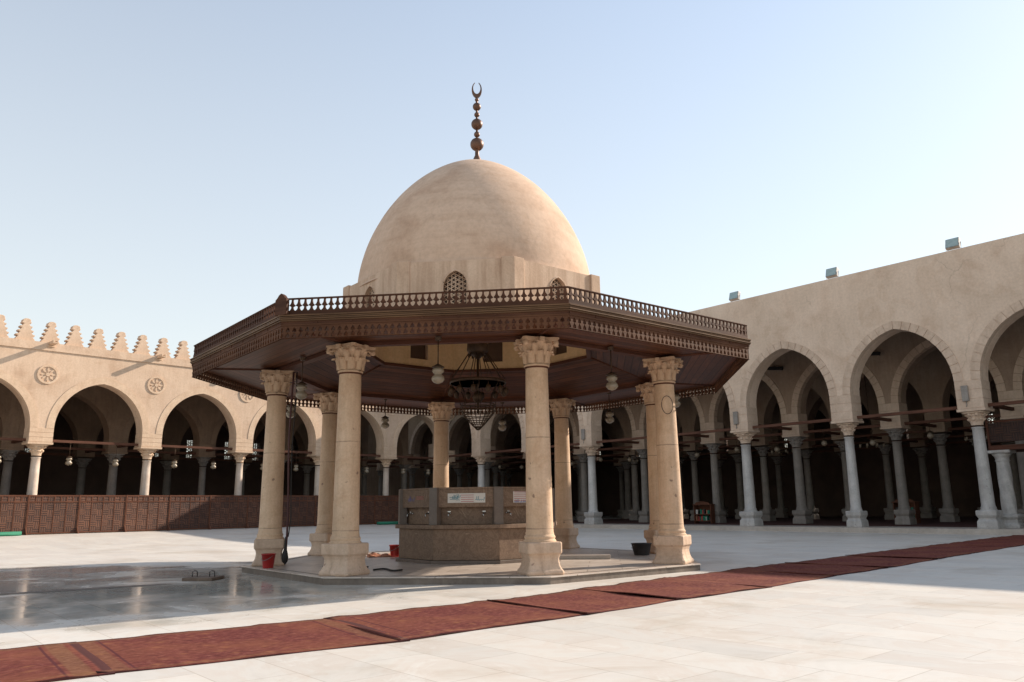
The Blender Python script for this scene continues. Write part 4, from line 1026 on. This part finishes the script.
# ------------------------------------------------------------------ small things on and around the platform
def bucket(loc, m, label, r=.15, h=.27, group='buckets'):
    t = thing('bucket', label, 'bucket', loc, random.random() * 3)
    b = MB(); b.lathe([(r * .74, 0), (r * .76, .01), (r, h), (r + .012, h), (r + .012, h + .015), (r - .005, h + .015), (r * .72, .02), (.001, .015)], 28); b.build('body', m, t)
    c = MB(); c.tube([((r + .01) * cos(a), (r + .01) * sin(a) * .9, h - .02 - .10 * abs(sin(a))) for a in [pi * k / 14 for k in range(15)]], .005, 5); c.build('handle', 'grey', t)
bucket((-5.1, 16.85, HP), 'red', 'red plastic bucket standing in front of the leftmost pavilion column', .14, .27)
bucket((-2.95, 20.1, HP), 'red', 'red plastic bucket standing left of the washing basin', .15, .27)
bucket((3.05, 19.55, HP), 'black', 'black rubber bucket standing beside the right rear column', .24, .26)
# hose and pulley hanging down the leftmost column
HS = thing('hanging_hose', 'dark red hose hanging down behind the leftmost pavilion column to the platform', 'hose', (-4.93, 17.45, HP))
pts = [(0.02 * sin(z * 1.7), .02 * cos(z), z) for z in [4.2 - .2 * k for k in range(21)]]
MB().tube(pts, .022, 6).build('hose', 'rope', HS); MB().tube([(.07 + .02 * sin(z * 2), 0, z) for z in [4.2 - .25 * k for k in range(13)]] + [(.09, 0, .95), (.05, 0, .6)], .012, 6).build('cord', 'iron', HS)
c = MB(); c.lathe([(.01, .02), (.05, .08), (.065, .16), (.05, .26), (.025, .36), (.015, .6)], 12, wob=.2); c.build('cloth_bundle', 'iron', HS)
# coiled hose on the platform
def hose(pts, r, label, m='rope', loc=(0, 0, 0)):
    mb = MB(); mb.tube(pts, r, 6); o = mb.build('floor_hose', m, None, loc); tag(o, label, 'hose')
hose([(-3.9 + .9 * t + .1 * sin(t * 9), 16.55 + .35 * sin(t * 5) + .2 * t, HP + .025) for t in [k / 30 for k in range(31)]], .018, 'thin dark hose lying on the platform behind the left front column', 'iron')
hose([(-2.7 + .55 * t, 15.6 + .25 * sin(t * 6), HP + .025) for t in [k / 20 for k in range(21)]], .02, 'short dark hose lying between the left front column and the basin', 'iron')
# cloth heap by the basin
hp3 = MB(); nx_ = 18
for a in range(nx_ + 1): pass
vs = [(-.55 + 1.1 * a / nx_, -.2 + .4 * b / 10, max(0, .012 + .07 * sin(a * .9 + b * .5) * sin(b * .8) + .05 * sin(a * .37) * sin(pi * b / 10))) for b in range(11) for a in range(nx_ + 1)]
fs = [(b * (nx_ + 1) + a, b * (nx_ + 1) + a + 1, (b + 1) * (nx_ + 1) + a + 1, (b + 1) * (nx_ + 1) + a) for b in range(10) for a in range(nx_)]
hp3.add(vs, fs, True); o = hp3.build('cloth', 'cloth', None, (-3.1, 20.2, HP + .003), .1); md = o.modifiers.new('thick', 'SOLIDIFY'); md.thickness = .008
tag(o, 'crumpled orange cleaning cloth lying on the platform left of the basin', 'cloth')
# low kerb block on the right of the platform
o = MB().box(-.6, .6, -.09, .09, 0, .09).build('stone_block', 'kerb', None, (1.55, 18.35, HP), PROT, bevel=.01)
tag(o, 'low stone strip lying on the platform right of the basin', 'stone block')
# drain channel and cover in the wet court
DC = thing('drain_cover', 'raised square drain cover with two wire handles on the wet court', 'drain cover', (-6.0, 15.75, 0), WD + .75)
MB().box(-.30, .30, -.26, .26, 0, .06).build('slab', 'grate', DC, bevel=.01)
for x in (-.18, .17):
    MB().tube([(x - .05, 0, .06), (x - .05, 0, .15), (x - .02, .01, .17), (x + .03, .01, .165), (x + .05, 0, .13), (x + .05, 0, .06)], .009, 6).build('handle', 'iron', DC)
dr = MB(); L0 = Vector((-8.5, 13.45, .004)); L1 = Vector((-6.3, 15.0, .004)); r_ = random.Random(5); side_a = []; side_b = []
for k in range(25):
    t = k / 24; c_ = L0.lerp(L1, t); q_ = Vector((-.55, .83, 0)); wv = (.06 + .12 * sin(pi * t) + r_.uniform(-.02, .03)) ; side_a.append(c_ + q_ * wv); side_b.append(c_ - q_ * wv)
dr.add(side_a + side_b, [(k, k + 1, k + 26, k + 25) for k in range(24)]); struct(dr.build('drain_channel', 'silt'))
# rolled green mats by the lattice screen
def mat_roll(p, L_, label):
    mb = MB(); t = [(a, .0) for a in range(1)]
    mb.tube([(x, 0, .10) for x in (-L_ / 2, -L_ / 4, 0, L_ / 4, L_ / 2)], .10, 14); mb.tube([(x, .19, .09) for x in (-L_ / 2 + .1, 0, L_ / 2)], .09, 14)
    o = mb.build('rolled_mat', 'green', None, p, ANG_L); tag(o, label, 'mat', 'rolled green mats')
p = KC + UL * (5.42 * LSP) + NL * 1.7; p.z = .25; mat_roll(p, 3.2, 'rolled green mats lying by the screen at the far left')
p = KC + UL * (1.25 * LSP) + NL * 2.2; p.z = .25; mat_roll(p, 1.8, 'rolled green mats lying by the screen behind the left front column')
# wire loop on the right front column
lp = MB(); lp.tube([(.13 * sin(a), -.02, .19 * cos(a)) for a in [2 * pi * k / 24 for k in range(24)]], .007, 5, True)
a = PROT + T8 + pi / 4; o = lp.build('wire_loop', 'iron', None, (PX + RC * sin(a) - .02, PY - RC * cos(a) - .27, 3.35), .3); tag(o, 'thin wire loop hanging on the right front column of the pavilion', 'wire')
